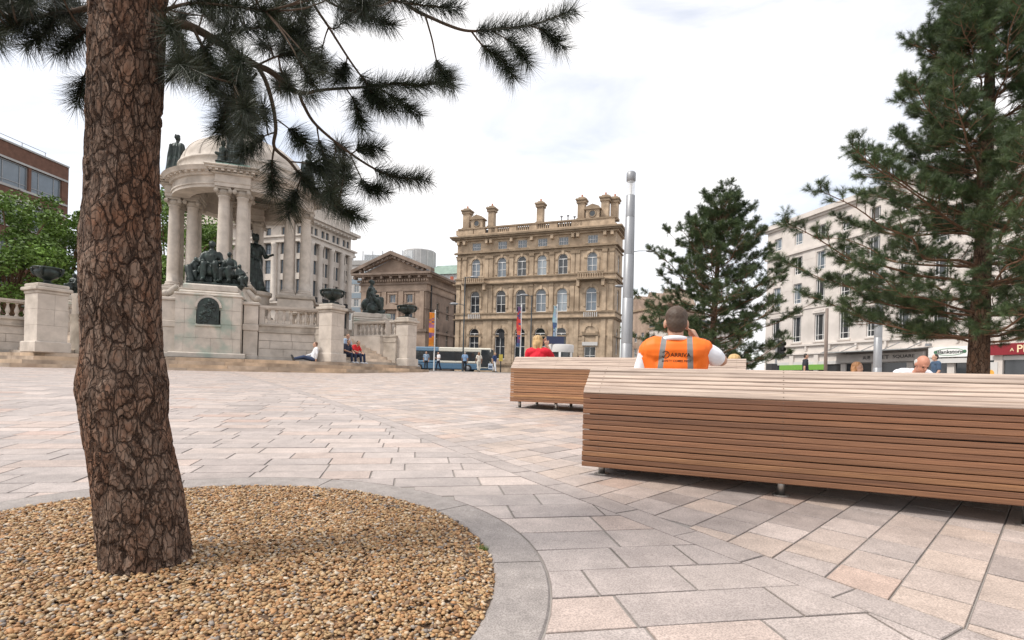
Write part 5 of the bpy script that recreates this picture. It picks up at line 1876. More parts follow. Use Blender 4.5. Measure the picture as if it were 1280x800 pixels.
# --- the near pine standing in the gravel pit
pine = thing('pine_tree', 'big rough barked pine standing in the round gravel pit, crown overhead', 'tree', (0, 0, 0), 0, 'pine trees in the square')
prof = [(735, 130, 243), (715, 128, 241), (680, 122, 238), (620, 117, 231), (560, 107, 217), (520, 101, 209), (485, 97, 208), (440, 102, 203), (400, 101, 201), (350, 98, 200), (300, 99, 199), (260, 105, 199), (200, 106, 197), (100, 109, 202), (50, 110, 205), (0, 111, 206)]
tz, tx, tr = [], [], []
for y, l, r in prof:
    a, b = pt(l, y, 1.9), pt(r, y, 1.9)
    b.x += .018 * (y > 690) + .012 * (y > 725); a.x -= .012 * (y > 690)
    tz.append((a.z + b.z) / 2); tx.append((a.x + b.x) / 2); tr.append((b.x - a.x) / 2 * .815)
tz += [2.6, 3.4, 4.2, 5.0]; tx += [tx[-1] - .01, tx[-1], tx[-1] + .02, tx[-1] + .03]; tr += [.10, .08, .055, .025]
Zs = np.r_[np.linspace(.03, 2.12, 400), np.linspace(2.14, 5.0, 50)]
cxs, rads = np.interp(Zs, tz, tx), np.interp(Zs, tz, tr)
kz = lambda y: pt(150, y, 1.9).z
V, F4, col = bark_trunk(Zs, cxs * .976, np.full(len(Zs), 1.855), rads, 220, .0075, (.05, .11), [(R(-78), kz(272), .05, .012), (R(-70), kz(342), .045, .014), (R(-95), kz(338), .04, .008), (R(-75), kz(492), .05, .012), (R(-175), kz(480), .06, .010), (R(-8), kz(480), .06, .010), (R(-80), kz(650), .05, .006)])
link('trunk', np_mesh('trunk', V, F4, M['bark_attr'], col, True), pine)
shoots = []                     # rows of start/end
def px_branch(pts, r0, r1, needle_from=.5, dens=1.0, step=.03):
    P = smooth_path([pt(*p) for p in pts], 5)
    n = len(P)
    mb = MB()
    mb.tube(P, [lerp(r0, r1, i / (n - 1)) for i in range(n)], 7)
    mb.build('branch', M['twig'], pine, True)
    for i in range(n - 1):
        if i / (n - 1) >= needle_from:
            shoots.append((*P[i], *P[i + 1]))
    d = (P[-1] - P[-2]).normalized()
    shoots.append((*P[-1], *(P[-1] + d * .04)))
    shoots.append((*(P[-1] - d * .03), *(P[-1] + d * .05)))
    return P
skel = []
def B(*a, **k):
    P = px_branch(*a, **k)
    skel.extend(P)
    return P
T0 = (196, 30, 1.9)
B([T0, (215, 30, 1.9), (235, 33, 1.92), (262, 47, 1.96), (292, 66, 2.0), (319, 82, 2.04), (337, 90, 2.06), (364, 112, 2.1), (376, 117, 2.12)], .0165, .009, .999)
B([(319, 82, 2.04), (330, 101, 2.03), (339, 131, 2.02), (343, 161, 2.02), (341, 184, 2.02), (360, 202, 2.03), (375, 221, 2.04), (394, 241, 2.05), (420, 258, 2.06), (438, 268, 2.07)], .0085, .003, .62)
B([(341, 184, 2.02), (338, 205, 2.02), (339, 232, 2.0)], .004, .002, .35)
B([(319, 92, 2.04), (303, 110, 2.02), (288, 124, 2.0), (280, 140, 1.98), (274, 160, 1.97)], .005, .0025, .4)
B([(370, 115, 2.11), (384, 116, 2.12), (405, 112, 2.14), (454, 109, 2.17), (491, 105, 2.2), (520, 107, 2.22), (548, 102, 2.24)], .007, .003, .5)
B([(454, 109, 2.17), (462, 122, 2.17), (480, 132, 2.18)], .0035, .002, .1)
B([(470, 108, 2.18), (492, 124, 2.2), (512, 137, 2.22)], .0035, .002, .25)
B([(430, 110, 2.15), (440, 125, 2.15), (448, 150, 2.14)], .003, .0018, .35)
B([(372, 116, 2.11), (378, 132, 2.13), (394, 157, 2.16), (435, 191, 2.2), (472, 214, 2.24), (498, 222, 2.27), (522, 224, 2.29)], .007, .003, .62)
B([(438, 192, 2.2), (448, 186, 2.2), (462, 186, 2.21)], .003, .0018, .3)
B([(436, 194, 2.2), (446, 215, 2.2), (456, 234, 2.2), (470, 238, 2.2)], .003, .0018, .45)
B([(394, 157, 2.16), (398, 180, 2.15), (408, 206, 2.14)], .0035, .002, .35)
B([(360, 202, 2.03), (385, 205, 2.06), (402, 214, 2.07)], .003, .0018, .35)
B([(343, 165, 2.02), (325, 172, 2.0), (308, 186, 1.98)], .003, .0018, .35)
B([(345, 150, 2.02), (362, 163, 2.03), (374, 176, 2.04)], .003, .0018, .4)
B([(375, 221, 2.04), (368, 240, 2.04), (362, 256, 2.04)], .003, .0018, .35)
B([(386, -30, 2.1), (388, 0, 2.1), (409, 34, 2.12), (435, 75, 2.14), (455, 103, 2.15), (466, 122, 2.15)], .006, .0028, .72)
B([(432, 70, 2.14), (430, 84, 2.13), (424, 94, 2.12)], .003, .0018, .3)
B([(470, -30, 2.0), (510, 8, 2.06), (536, 22, 2.09), (570, 36, 2.12), (592, 39, 2.14), (622, 36, 2.17), (660, 32, 2.2), (705, 17, 2.24)], .0075, .003, .55)
B([(587, 39, 2.14), (604, 60, 2.15), (622, 72, 2.16), (634, 88, 2.16)], .004, .002, .25)
B([(612, 38, 2.16), (640, 55, 2.18), (652, 70, 2.18)], .003, .002, .3)
B([(530, 21, 2.08), (538, 49, 2.1), (545, 80, 2.12), (556, 97, 2.13)], .004, .0022, .6)
B([(660, 32, 2.2), (680, 40, 2.2), (694, 52, 2.2)], .003, .0018, .3)
B([(392, -8, 2.1), (420, 8, 2.08), (450, 18, 2.06), (478, 28, 2.05)], .005, .0025, .3)
B([(440, -20, 2.0), (470, -4, 2.0), (520, 6, 2.0), (560, 10, 2.02)], .005, .0025, .3)
B([(240, 36, 1.92), (252, 60, 1.9), (262, 84, 1.88), (290, 104, 1.86)], .006, .0025, .25)
B([(214, 30, 1.9), (222, 55, 1.85), (236, 84, 1.82)], .005, .0025, .3)
B([(292, 66, 2.0), (300, 84, 1.98), (306, 100, 1.97)], .004, .002, .3)
B([(262, 47, 1.96), (290, 40, 1.98), (330, 34, 2.0), (366, 40, 2.02)], .005, .0025, .3)
B([(319, 82, 2.04), (346, 70, 2.06), (372, 66, 2.08), (392, 74, 2.1)], .004, .002, .3)
B([(205, 12, 1.9), (240, 4, 1.85), (290, 8, 1.8), (330, 14, 1.78)], .006, .0025, .25)
B([(115, 8, 1.9), (90, 14, 1.88), (60, 18, 1.85), (20, 30, 1.8), (-6, 40, 1.78)], .010, .0028, .25)
B([(70, 17, 1.86), (60, 36, 1.85), (42, 50, 1.84)], .004, .002, .2)
B([(112, 30, 1.9), (96, 46, 1.88), (80, 58, 1.86)], .005, .0022, .2)
B([(112, 70, 1.95), (104, 95, 1.92), (98, 118, 1.9)], .004, .002, .45)
B([(40, 24, 1.82), (20, 10, 1.82), (-20, 4, 1.8)], .004, .002, .15)
# fill the dark upper mass with more shoots on fine twigs
def nearest(p):
    return min(skel, key=lambda q: (q - p).length_squared)
for (x0, x1, y0, y1, n) in ((205, 300, -60, 92, 34), (300, 470, -70, 40, 34), (-40, 108, -60, 46, 34), (330, 400, 40, 110, 10), (255, 330, 80, 175, 12), (380, 430, 180, 260, 7)):
    for k in range(n):
        p = pt(rnd.uniform(x0, x1), rnd.uniform(y0, y1), rnd.uniform(1.6, 2.5))
        q = nearest(p)
        d = (p - q)
        if d.length < .02 or d.length > .7:
            continue
        mid = q.lerp(p, .5) + Vector((0, 0, rnd.uniform(-.03, .02)))
        P = smooth_path([q, mid, p], 3)
        MB().tube(P, [lerp(.0035, .0018, i / (len(P) - 1)) for i in range(len(P))], 5).build('twig', M['twig'], pine)
        dd = (p - mid).normalized()
        e = p + dd * .06
        for a, b in ((p - dd * .07, p - dd * .02), (p - dd * .02, e), (p, e), (p, e)):
            shoots.append((*a, *b))
sh = np.array(shoots)
ln = np.linalg.norm(sh[:, 3:] - sh[:, :3], axis=1)
rs_ = np.random.RandomState(5)
V, Fq, cs = needles(np.repeat(sh, 2, 0), 44, .090, .0018, rs_, 1.0, (1, 1, 1), .12, (.55, 1.5), .25)
o = tag(link('needles', np_mesh('needles', V, Fq, M['needle'], cs), pine), kind='stuff')

# --- general pine with whorled branches and needle tufts
def make_pine(label, base, H, z0, Rm, seed, n_needle, nl, nw, r_trunk, lean=(0, 0), dens=1.0, top_pow=.85):
    rs = np.random.RandomState(seed); rd = random.Random(seed)
    root = thing('pine_tree', label, 'tree', base, 0, 'pine trees in the square')
    Zs = np.linspace(-.05, H, 90)
    t = np.clip(Zs / H, 0, 1)
    rad = r_trunk * (1 - t) ** .8 + .012
    V, F4, col = bark_trunk(Zs, lean[0] * t, lean[1] * t, rad, 40, .012, (.06, .12), (), seed)
    link('trunk', np_mesh('trunk', V, F4, M['bark2_attr'], col, True), root)
    sh = []
    z = z0
    while z < H - .25:
        f = (z - z0) / (H - z0)
        nb = int(lerp(6.6, 3.4, f) + rd.random())
        Lb = Rm * (1 - f) ** top_pow * (1 if f > .12 else .75 + 2 * f) + .22
        a0 = rd.random() * 6.28
        for k in range(nb):
            a = a0 + 2 * PI * k / nb + rd.uniform(-.25, .25)
            L = Lb * rd.uniform(.72, 1.12)
            el = lerp(.05, .8, f) + rd.uniform(-.1, .12)
            c = Vector((lean[0] * z / H, lean[1] * z / H, z + rd.uniform(-.08, .08)))
            d = Vector((math.cos(a), math.sin(a), 0))
            P = [c]
            for q in range(1, 7):
                u = q / 6
                P.append(c + d * (L * u) + Vector((0, 0, L * (math.tan(el) * u * .75 + .26 * u * u))) + Vector((rd.uniform(-.03, .03), rd.uniform(-.03, .03), rd.uniform(-.03, .03))) * L)
            P = smooth_path(P, 3)
            r0 = .011 + .016 * L / Rm * (1 if r_trunk > .1 else .8)
            mb = MB()
            mb.tube(P, [lerp(r0, .005, i / (len(P) - 1)) for i in range(len(P))], 6)
            n = len(P)
            def puff(q, d0, k, r):
                for e_ in range(k):
                    w_ = (d0 * .75 + Vector((rd.gauss(0, .6), rd.gauss(0, .6), rd.gauss(.22, .5)))).normalized()
                    sh.append((*q, *(q + w_ * r * rd.uniform(.7, 1.2))))
            for i in range(1, n):
                u = i / (n - 1)
                if u < .1 and L > .8:
                    continue
                dirb = (P[i] - P[i - 1]).normalized()
                perp = dirb.cross(Vector((0, 0, 1))).normalized()
                for s_ in (1, -1):
                    if rd.random() > .66 * dens:
                        continue
                    tl = (.16 + .48 * (1 - u) * min(1, L)) * rd.uniform(.6, 1.25)
                    td = (dirb * rd.uniform(.5, 1.0) + perp * s_ * rd.uniform(.5, 1.0) + Vector((0, 0, rd.uniform(-.1, .35)))).normalized()
                    q0, q1 = P[i], P[i] + td * tl
                    qm = q0.lerp(q1, .5) + Vector((0, 0, -.02))
                    mb.tube([q0, qm, q1], [.006, .005, .004], 4, cap=False)
                    puff(q1, td, 6, .13)
                    sh.append((*qm, *q1))
                    if tl > .3:
                        for s2 in (1, -1):
                            if rd.random() < .6:
                                pp = td.cross(Vector((0, 0, 1))).normalized() * s2
                                e = qm + (td * .6 + pp * .8 + Vector((0, 0, .3))).normalized() * rd.uniform(.14, .24)
                                mb.tube([qm, e], [.004, .003], 4, cap=False)
                                puff(e, (e - qm).normalized(), 4, .11)
            td = (P[-1] - P[-2]).normalized()
            puff(P[-1], td, 7, .14)
            sh.append((*P[-2], *P[-1]))
            mb.build('branch', M['twig2'], root)
        z += lerp(.40, .36, f) * rd.uniform(.8, 1.2)
    c = Vector((lean[0], lean[1], H))
    for q in range(5):
        sh.append((*(c - Vector((0, 0, .25))), *(c + Vector((rd.uniform(-.12, .12), rd.uniform(-.12, .12), rd.uniform(.0, .2))))))
    V, Fq, cs = needles(np.array(sh), n_needle, nl, nw, rs, 1.3, (1, 1, 1), .0, (.45, 1.35), .4)
    tag(link('crown', np_mesh('crown', V, Fq, M['needle2'], cs), root), kind='stuff')
    return root
px, py = 7.75, 9.2
make_pine('tall dark green pine with bare lower trunk in front of the shop signs', (px, py, gzf(px, py) - .02), 7.9, 1.45, 3.15, 21, 56, .092, .0044, .15, (.1, 0), 1.1, 1.08)
px, py = 5.72, 16.0
make_pine('broad conical green pine behind the man in the orange vest', (px, py, gzf(px, py) - .02), 5.75, .75, 2.65, 37, 40, .098, .0060, .10, (.22, 0), .84, .95)

# --- leafy broadleaf trees behind the monument
def make_leafy(label, base, H, R_, zc, seed, nleaf, rx=1.0):
    rs = np.random.RandomState(seed); rd = random.Random(seed)
    root = thing('leafy_tree', label, 'tree', base, 0, 'leafy trees behind the monument')
    mb = MB()
    mb.tube([(0, 0, -.1), (.05, 0, zc * .5), (0, .05, zc)], [.25, .2, .14], 9)
    mb.build('trunk', M['bark2'], root)
    cl = []
    for k in range(46):
        while True:
            p = rs.uniform(-1, 1, 3)
            if np.dot(p, p) < 1: break
        p = p * np.array([R_ * rx, R_, (H - zc) * .62]) + np.array([0, 0, zc + (H - zc) * .42])
        cl.append((p, rs.uniform(.45, 1.0) * R_ * .40))
    for p, r in cl[:26]:
        MB().tube(smooth_path([(0, 0, zc * .75), (p[0] * .4, p[1] * .4, lerp(zc, p[2], .55)), tuple(p)], 3), [.09, .08, .07, .06, .05, .04, .02], 5).build('limb', M['bark2'], root)
    per = nleaf // len(cl)
    Vs, cs = [], []
    for p, r in cl:
        d = rs.normal(size=(per, 3)); d /= np.linalg.norm(d, axis=1, keepdims=True)
        c = p + d * r * rs.uniform(.45, 1.05, (per, 1)) * np.array([1, 1, .75])
        a = rs.normal(size=(per, 3)); a[:, 2] *= .5; a /= np.linalg.norm(a, axis=1, keepdims=True)
        b = np.cross(a, rs.normal(size=(per, 3))); b /= np.linalg.norm(b, axis=1, keepdims=True)
        s = rs.uniform(.09, .17, (per, 1))
        Vs.append(np.stack([c - a * s, c + b * s * .55, c + a * s, c - b * s * .55], 1))
        cs.append(rs.uniform(.7, 1.35, (per, 1)) * rs.uniform(.85, 1.2) * np.array([[1, 1, 1]]))
    V = np.concatenate(Vs).reshape(-1, 3)
    link('crown', np_mesh('crown', V, np.arange(len(V)).reshape(-1, 4), M['leaf'], np.concatenate(cs)), root)
    tag(kids(root)[-1], kind='stuff')
    return root
for lab, pxc, Y, H, R_, zc, sd_, rx in (('leafy green tree against the brick office block', 10, 38, 12.0, 3.6, 4.0, 2, 1.0), ('bright leafy tree between brick block and pine trunk', 80, 42, 14.2, 3.4, 4.5, 3, 1.0), ('leafy tree showing between pine trunk and monument columns', 205, 44, 16.0, 4.2, 4.0, 4, 1.0), ('small leafy tree seen through the monument columns', 256, 48, 13.4, 2.6, 4.0, 6, .9)):
    x = (pxc - 640) / FPX * Y
    make_leafy(lab, (x, Y, 1.2), H - 1.2, R_, zc, sd_, 15000, rx)
# ------------------------------------------------------------------ people
def V3(*a):
    return Vector(a)
def stand(stride=0.0, arms='down'):
    J = dict(pel=V3(0, 0, .95), waist=V3(0, 0, 1.08), chest=V3(0, .01, 1.29), neck=V3(0, .01, 1.47), head=V3(0, -.015, 1.625))
    for s, n in ((1, 'L'), (-1, 'R')):
        J['sh' + n] = V3(s * .19, .01, 1.42)
        J['el' + n] = V3(s * .25, .04 - s * stride * .1, 1.14)
        J['wr' + n] = V3(s * .25, -.05 - s * stride * .25, .90)
        J['hip' + n] = V3(s * .09, 0, .93)
        J['kn' + n] = V3(s * .10, -.03 + s * stride * .2, .50)
        J['an' + n] = V3(s * .10, .03 + s * stride * .42, .09 + (.05 if s * stride > 0 else 0))
    if arms == 'front':
        J['wrL'] = V3(.08, -.26, 1.16); J['wrR'] = V3(-.08, -.28, 1.18)
    return J
def sit(h, slouch=0.0, legs='bent', bow=0.0):
    b = h + .10
    J = dict(pel=V3(0, -slouch, b), waist=V3(0, .02 - slouch * .7, b + .13 - slouch * .1), chest=V3(0, .04 - bow * .2, b + .35 - slouch * .35 - bow * .04), neck=V3(0, .02 - bow * .5, b + .53 - slouch * .45 - bow * .08), head=V3(0, -.01 - bow, b + .68 - slouch * .5 - bow * .28))
    for s, n in ((1, 'L'), (-1, 'R')):
        J['sh' + n] = V3(s * .19, .04 - bow * .35, b + .475 - slouch * .42 - bow * .05)
        J['el' + n] = V3(s * .25, -.05 - bow * .5, b + .22 - slouch * .2)
        J['wr' + n] = V3(s * .12, -.30 - bow * .3, b + .14)
        J['hip' + n] = V3(s * .09, -slouch, b - .01)
        if legs == 'bent':
            if h > .2:
                J['kn' + n] = V3(s * .13, -.43 - slouch, max(b, .48) + .0)
                J['an' + n] = V3(s * .13, -.48 - slouch, .09)
            else:
                J['kn' + n] = V3(s * .14, -.34 - slouch, .46)
                J['an' + n] = V3(s * .14, -.52 - slouch, .09)
        else:
            J['kn' + n] = V3(s * .10, -.42, b + .03 + (.06 if s > 0 else 0))
            J['an' + n] = V3(s * .10, -.84, .10)
    return J
SKIN = (.50, .29, .20)
def hand_prims(w, d, side, r=1.0, curl=.35):
    """palm and five fingers continuing from wrist w in direction d"""
    d = d.normalized()
    up = V3(0, 0, 1) if abs(d.z) < .85 else V3(0, -1, 0)
    sx = d.cross(up).normalized()
    nz = sx.cross(d).normalized()
    P = [('c', w + d * .02, w + d * .075, .024 * r, .030 * r), ('c', w + d * .05 + sx * .022, w + d * .085 + sx * .025, .017 * r, .013 * r), ('c', w + d * .05 - sx * .022, w + d * .085 - sx * .025, .017 * r, .013 * r)]
    for k, (o, l) in enumerate(((-.030, .062), (-.010, .075), (.011, .07), (.030, .055))):
        a = w + d * .088 + sx * o
        m = a + (d * (1 - curl * .4) - nz * curl * .6).normalized() * l * .52
        e = m + (d * (1 - curl) - nz * curl * 1.3).normalized() * l * .5
        P += [('c', a, m, .0095 * r, .0088 * r), ('c', m, e, .0088 * r, .0078 * r)]
    a = w + d * .03 + sx * side * .026
    m = a + (d * .7 + sx * side * .75).normalized() * .04
    P += [('c', a, m, .0125 * r, .0105 * r), ('c', m, m + (d * .95 + sx * side * .2).normalized() * .034, .010 * r, .0085 * r)]
    return P
def torso_prims(J):
    return [('c', J['shL'].lerp(J['shR'], .12), J['shR'].lerp(J['shL'], .12), .072, .072), ('e', J['chest'], (.155, .105, .15)), ('e', J['waist'], (.142, .105, .14)), ('e', J['pel'], (.158, .12, .10)), ('c', J['chest'], J['waist'], .105, .105), ('c', J['waist'], J['pel'], .11, .115),
           ('c', J['chest'] + V3(.07, 0, .02), J['pel'] + V3(.06, 0, 0), .085, .085), ('c', J['chest'] + V3(-.07, 0, .02), J['pel'] + V3(-.06, 0, 0), .085, .085)]
def human(label, J, loc, rz, shirt, trousers, hair, voxel=.016, s=1.0, sleeve='short', hair_style='short', shoes=(.03, .03, .03), skin=SKIN, group=None, feet=True, look=0.0, bowed=0.0, name='person'):
    root = thing(name, label, 'person', loc, rz, group)
    root.scale = (s, s, s)
    hd = J['head']
    Rm = Matrix.Rotation(look, 4, 'Z') @ Matrix.Rotation(bowed, 4, 'X')
    h = lambda x, y, z: hd + (Rm @ V3(x, y, z))
    P = [('e', h(0, .008, .03), (.074, .092, .092), Rm), ('e', h(0, -.02, -.045), (.056, .068, .075), Rm), ('c', J['neck'] - V3(0, 0, .05), h(0, .015, -.05), .056, .052),
         ('c', h(0, -.088, .01), h(0, -.104, -.022), .009, .014), ('e', h(.077, .012, -.005), (.012, .02, .032), Rm), ('e', h(-.077, .012, -.005), (.012, .02, .032), Rm), ('c', h(-.03, -.083, .022), h(.03, -.083, .022), .010, .010), ('c', h(-.02, -.082, -.055), h(.02, -.082, -.055), .008, .008), ('e', h(0, -.07, -.09), (.025, .022, .018), Rm)]
    tor = torso_prims(J)
    P += tor
    arms, legs, feetp = [], [], []
    for n, sd_ in (('L', 1), ('R', -1)):
        arms.append((J['sh' + n], J['el' + n], J['wr' + n]))
        P += [('c', J['sh' + n], J['el' + n], .052, .041), ('c', J['el' + n], J['el' + n].lerp(J['wr' + n], .35), .042, .040), ('c', J['el' + n].lerp(J['wr' + n], .35), J['wr' + n], .040, .027)]
        P += hand_prims(J['wr' + n], J.get('hd' + n, J['wr' + n] - J['el' + n]), sd_, 1.0 if voxel < .012 else 1.25)
        P += [('c', J['hip' + n], J['kn' + n], .082, .058), ('c', J['kn' + n], J['kn' + n].lerp(J['an' + n], .35), .056, .055), ('c', J['kn' + n].lerp(J['an' + n], .35), J['an' + n], .055, .036)]
        f = J['an' + n] + (V3(0, -.16, -.05) if abs(J['an' + n].z - .09) < .06 and 'long' not in J else V3(sd_ * .03, -.07, .14))
        P += [('c', J['an' + n] + V3(0, .03, -.04), f, .036, .030)]
        feetp += [('c', J['an' + n] + V3(0, .04, -.045), J['an' + n].lerp(f, .5) + V3(0, 0, -.01), .043, .045), ('c', J['an' + n].lerp(f, .5) + V3(0, 0, -.01), f + (f - J['an' + n]) * .2, .045, .032), ('c', J['an' + n], J['an' + n] + V3(0, 0, -.04), .045, .045)]
        legs += [('c', J['hip' + n], J['kn' + n], .094, .070), ('c', J['kn' + n], J['an' + n] + (J['kn' + n] - J['an' + n]) * .06, .070, .056)]
    sk = flat(skin, .55, .08)
    link('body', blob_mesh('body', P, voxel, sk, 2), root)
    g = .016 if voxel < .012 else .02
    sp = []
    for p in tor:
        sp.append(('c', p[1], p[2], p[3] + g, p[4] + g) if p[0] == 'c' else ('e', p[1], tuple(x + g for x in p[2])))
    for a, b, c in arms:
        if sleeve == 'long':
            sp += [('c', a, b, .066, .054), ('c', b, b.lerp(c, .92), .054, .040)]
        elif sleeve == 'short':
            sp += [('c', a, a.lerp(b, .72), .070, .064)]
    sm = flat(shirt, .85, .1)
    if shirt is not None:
        def wr(c):
            return .0035 * np.sin(c[:, 2] * 38 + 5 * np.sin(c[:, 0] * 14)) * np.sin(c[:, 0] * 22 + c[:, 1] * 17 + 1.0)
        link('shirt', blob_mesh('shirt', sp, voxel, sm, 3, wr), root)
    link('trousers', blob_mesh('trousers', [('e', J['pel'] - V3(0, 0, .02), (.172, .135, .115))] + legs, voxel, flat(trousers, .85, .12), 2), root)
    if feet:
        link('shoes', blob_mesh('shoes', feetp, voxel, flat(shoes, .5), 1), root)
    if hair_style != 'bald':
        hp = [('e', h(0, .022, .046), (.079, .087, .080), Rm), ('e', h(0, .046, .005), (.073, .062, .080), Rm)]
        if hair_style == 'long':
            hp += [('e', h(0, .045, -.02), (.105, .085, .13), Rm), ('c', h(.075, .02, .0), h(.095, .03, -.13), .04, .03), ('c', h(-.075, .02, .0), h(-.095, .03, -.13), .04, .03), ('e', h(0, .03, .06), (.095, .098, .08), Rm), ('c', h(0, .07, -.05), h(0, .08, -.15), .07, .05)]
        if hair_style == 'cap':
            hp += [('c', h(0, -.06, .062), h(0, -.13, .05), .055, .04)]
        def hs_(c):
            return .0022 * np.sin(c[:, 0] * 210 + 9 * np.sin(c[:, 2] * 60)) * np.sin(c[:, 2] * 170 + c[:, 1] * 90)
        def hw(c):
            a_ = np.arctan2(c[:, 1] - hd.y, c[:, 0] - hd.x)
            return .0035 * np.sin(a_ * 13 + 3 * np.sin(c[:, 2] * 19 + c[:, 0] * 9)) + .0025 * np.sin(a_ * 31 + c[:, 2] * 45)
        link('hair', blob_mesh('hair', hp, min(voxel, .012), flat(hair, .6, .3), 2, hw if hair_style == 'long' else hs_), root)
    else:
        hp = [('e', h(s_ * .062, .035, .012), (.022, .048, .045), Rm) for s_ in (-1, 1)] + [('e', h(0, .085, -.01), (.05, .02, .045), Rm), ('c', h(.06, .05, .0), h(.03, .085, -.01), .02, .02), ('c', h(-.06, .05, .0), h(-.03, .085, -.01), .02, .02)]
        link('hair', blob_mesh('hair', hp, .01, flat(hair, .7, .2), 2), root)
    if voxel < .012:
        for s_ in (-1, 1):
            MB().sphere(h(s_ * .03, -.078, .004), .011, 8, 6).build('eye', flat((.06, .04, .03), .2), root)
    return root
def vest_mat():
    m = mat('hi_vis', (.95, .17, .008), .08, 14, .6)
    N, L = m.node_tree.nodes, m.node_tree.links
    bs = N['Principled BSDF']
    src = bs.inputs['Base Color'].links[0].from_socket
    tc = N.new('ShaderNodeTexCoord')
    sp = N.new('ShaderNodeSeparateXYZ')
    L.new(tc.outputs['Object'], sp.inputs[0])
    def band(c0, slope, hw):
        a = N.new('ShaderNodeMath'); a.operation = 'MULTIPLY_ADD'; a.inputs[1].default_value = slope; a.inputs[2].default_value = -c0
        L.new(sp.outputs[2], a.inputs[0])
        b = N.new('ShaderNodeMath'); b.operation = 'ADD'; L.new(sp.outputs[0], b.inputs[0]); L.new(a.outputs[0], b.inputs[1])
        c = N.new('ShaderNodeMath'); c.operation = 'ABSOLUTE'; L.new(b.outputs[0], c.inputs[0])
        d = N.new('ShaderNodeMath'); d.operation = 'LESS_THAN'; d.inputs[1].default_value = hw; L.new(c.outputs[0], d.inputs[0])
        return d
    b1, b2 = band(.125 + .1 * .5, .10, .019), band(-.125 - .02, -.05, .019)
    mx = N.new('ShaderNodeMath'); mx.operation = 'MAXIMUM'; L.new(b1.outputs[0], mx.inputs[0]); L.new(b2.outputs[0], mx.inputs[1])
    mr = N.new('ShaderNodeMixRGB'); L.new(mx.outputs[0], mr.inputs[0]); L.new(src, mr.inputs[1]); mr.inputs[2].default_value = (.22, .215, .21, 1)
    L.new(mr.outputs[0], bs.inputs['Base Color'])
    return m
# --- the man in the orange vest, sitting with his back to us
def seat_point(b, x, y=.50):
    c, s_ = math.cos(b.rotation_euler[2]), math.sin(b.rotation_euler[2])
    return b.location.x + c * x - s_ * y, b.location.y + s_ * x + c * y, b.location.z + .30
bx_, by_, bz_ = seat_point(bench1, .42, .42)
mp = Vector((1.10, 3.74, bz_ - .42))
J = dict(pel=V3(0, -.20, .53), waist=V3(0, -.13, .63), chest=V3(0, -.03, .79), neck=V3(0, .0, .955), head=V3(.0, -.015, 1.10), shL=V3(.185, .0, .905), shR=V3(-.185, .0, .91), elL=V3(.255, -.07, .66), wrL=V3(.12, -.30, .60),
         elR=V3(-.315, -.06, .845), wrR=V3(-.155, -.155, .985), hdR=V3(.5, -.02, .75), hipL=V3(.09, -.2, .52), hipR=V3(-.09, -.2, .52), knL=V3(.13, -.62, .54), knR=V3(-.13, -.62, .54), anL=V3(.14, -.72, .12), anR=V3(-.14, -.72, .12))
man = human('man in orange vest seated with his back turned, hand raised to his face', J, mp, R(163), (.80, .80, .84), (.03, .035, .05), (.075, .048, .032), voxel=.0075, sleeve='short', look=R(8), s=.95)
tor = torso_prims(J)
tor = [('c', p_[1], p_[2], p_[3] + .030, p_[4] + .030) if p_[0] == 'c' else ('e', p_[1], tuple(x + .030 for x in p_[2])) for p_ in tor]
tor += [('c', J['shL'].lerp(J['shR'], .02), J['shL'].lerp(J['shR'], .3), .082, .095), ('c', J['shR'].lerp(J['shL'], .02), J['shR'].lerp(J['shL'], .3), .082, .095), ('c', J['shL'] + V3(-.01, 0, -.03), J['chest'] + V3(.12, 0, -.06), .075, .09), ('c', J['shR'] + V3(.01, 0, -.03), J['chest'] + V3(-.12, 0, -.06), .075, .09)]
def vf(c):
    return .004 * np.sin(c[:, 2] * 26 + 3 * np.sin(c[:, 0] * 9)) * np.sin(c[:, 0] * 13 + 2) + .004 * np.sin(c[:, 0] * 30 + c[:, 2] * 22)
vm = blob_mesh('vest', tor, .0075, vest_mat(), 3, vf)
vest = link('vest', vm, man)
vest['label'] = 'bright orange vest with grey reflective bands and dark lettering'
MB().tube([V3(.075 * math.cos(a), .01 + .07 * math.sin(a), .985 + .008 * math.sin(a)) for a in [2 * PI * k / 24 for k in range(25)]], .017, 8).build('collar', flat((.80, .80, .84), .85, .1), man, True)
bvh = BVHTree.FromPolygons([v.co.copy() for v in vm.vertices], [tuple(p.vertices) for p in vm.polygons])
def vest_print(me, x0, z0):
    """wrap a flat print, made in x-z, onto the back of the vest (text reads from behind)"""
    for v in me.vertices:
        p = V3(x0 - v.co.x, 1.0, z0 + v.co.z)
        hit, n, i, d = bvh.ray_cast(p, V3(0, -1, 0))
        v.co = (hit + V3(0, .0016, 0)) if hit is not None else V3(p.x, .13, p.z)
    me.update()
def print_text(body, h, w, x0, z0, bold=0.0):
    t = text_on(man, body, 0, 0, h, w, M['black'], 0, 'print', bold)
    t.location = (0, 0, 0)
    bm = bmesh.new(); bm.from_mesh(t.data)
    bmesh.ops.triangulate(bm, faces=bm.faces)
    bm.to_mesh(t.data); bm.free()
    vest_print(t.data, x0, z0)
    t.parent = vest
print_text('ARRIVA', .027, .135, .030, .858, .0005)
print_text('SAFETY COMES FIRST', .016, .20, .088, .822, .0002)
mb = MB()
def ring_print(r0, r1, a0, a1, n=24):
    for k in range(n):
        t0, t1 = lerp(a0, a1, k / n), lerp(a0, a1, (k + 1) / n)
        mb.add([(r0 * math.cos(t0), 0, r0 * math.sin(t0)), (r1 * math.cos(t0), 0, r1 * math.sin(t0)), (r1 * math.cos(t1), 0, r1 * math.sin(t1)), (r0 * math.cos(t1), 0, r0 * math.sin(t1))], [(0, 1, 2, 3)])
ring_print(.021, .026, R(-160), R(150))
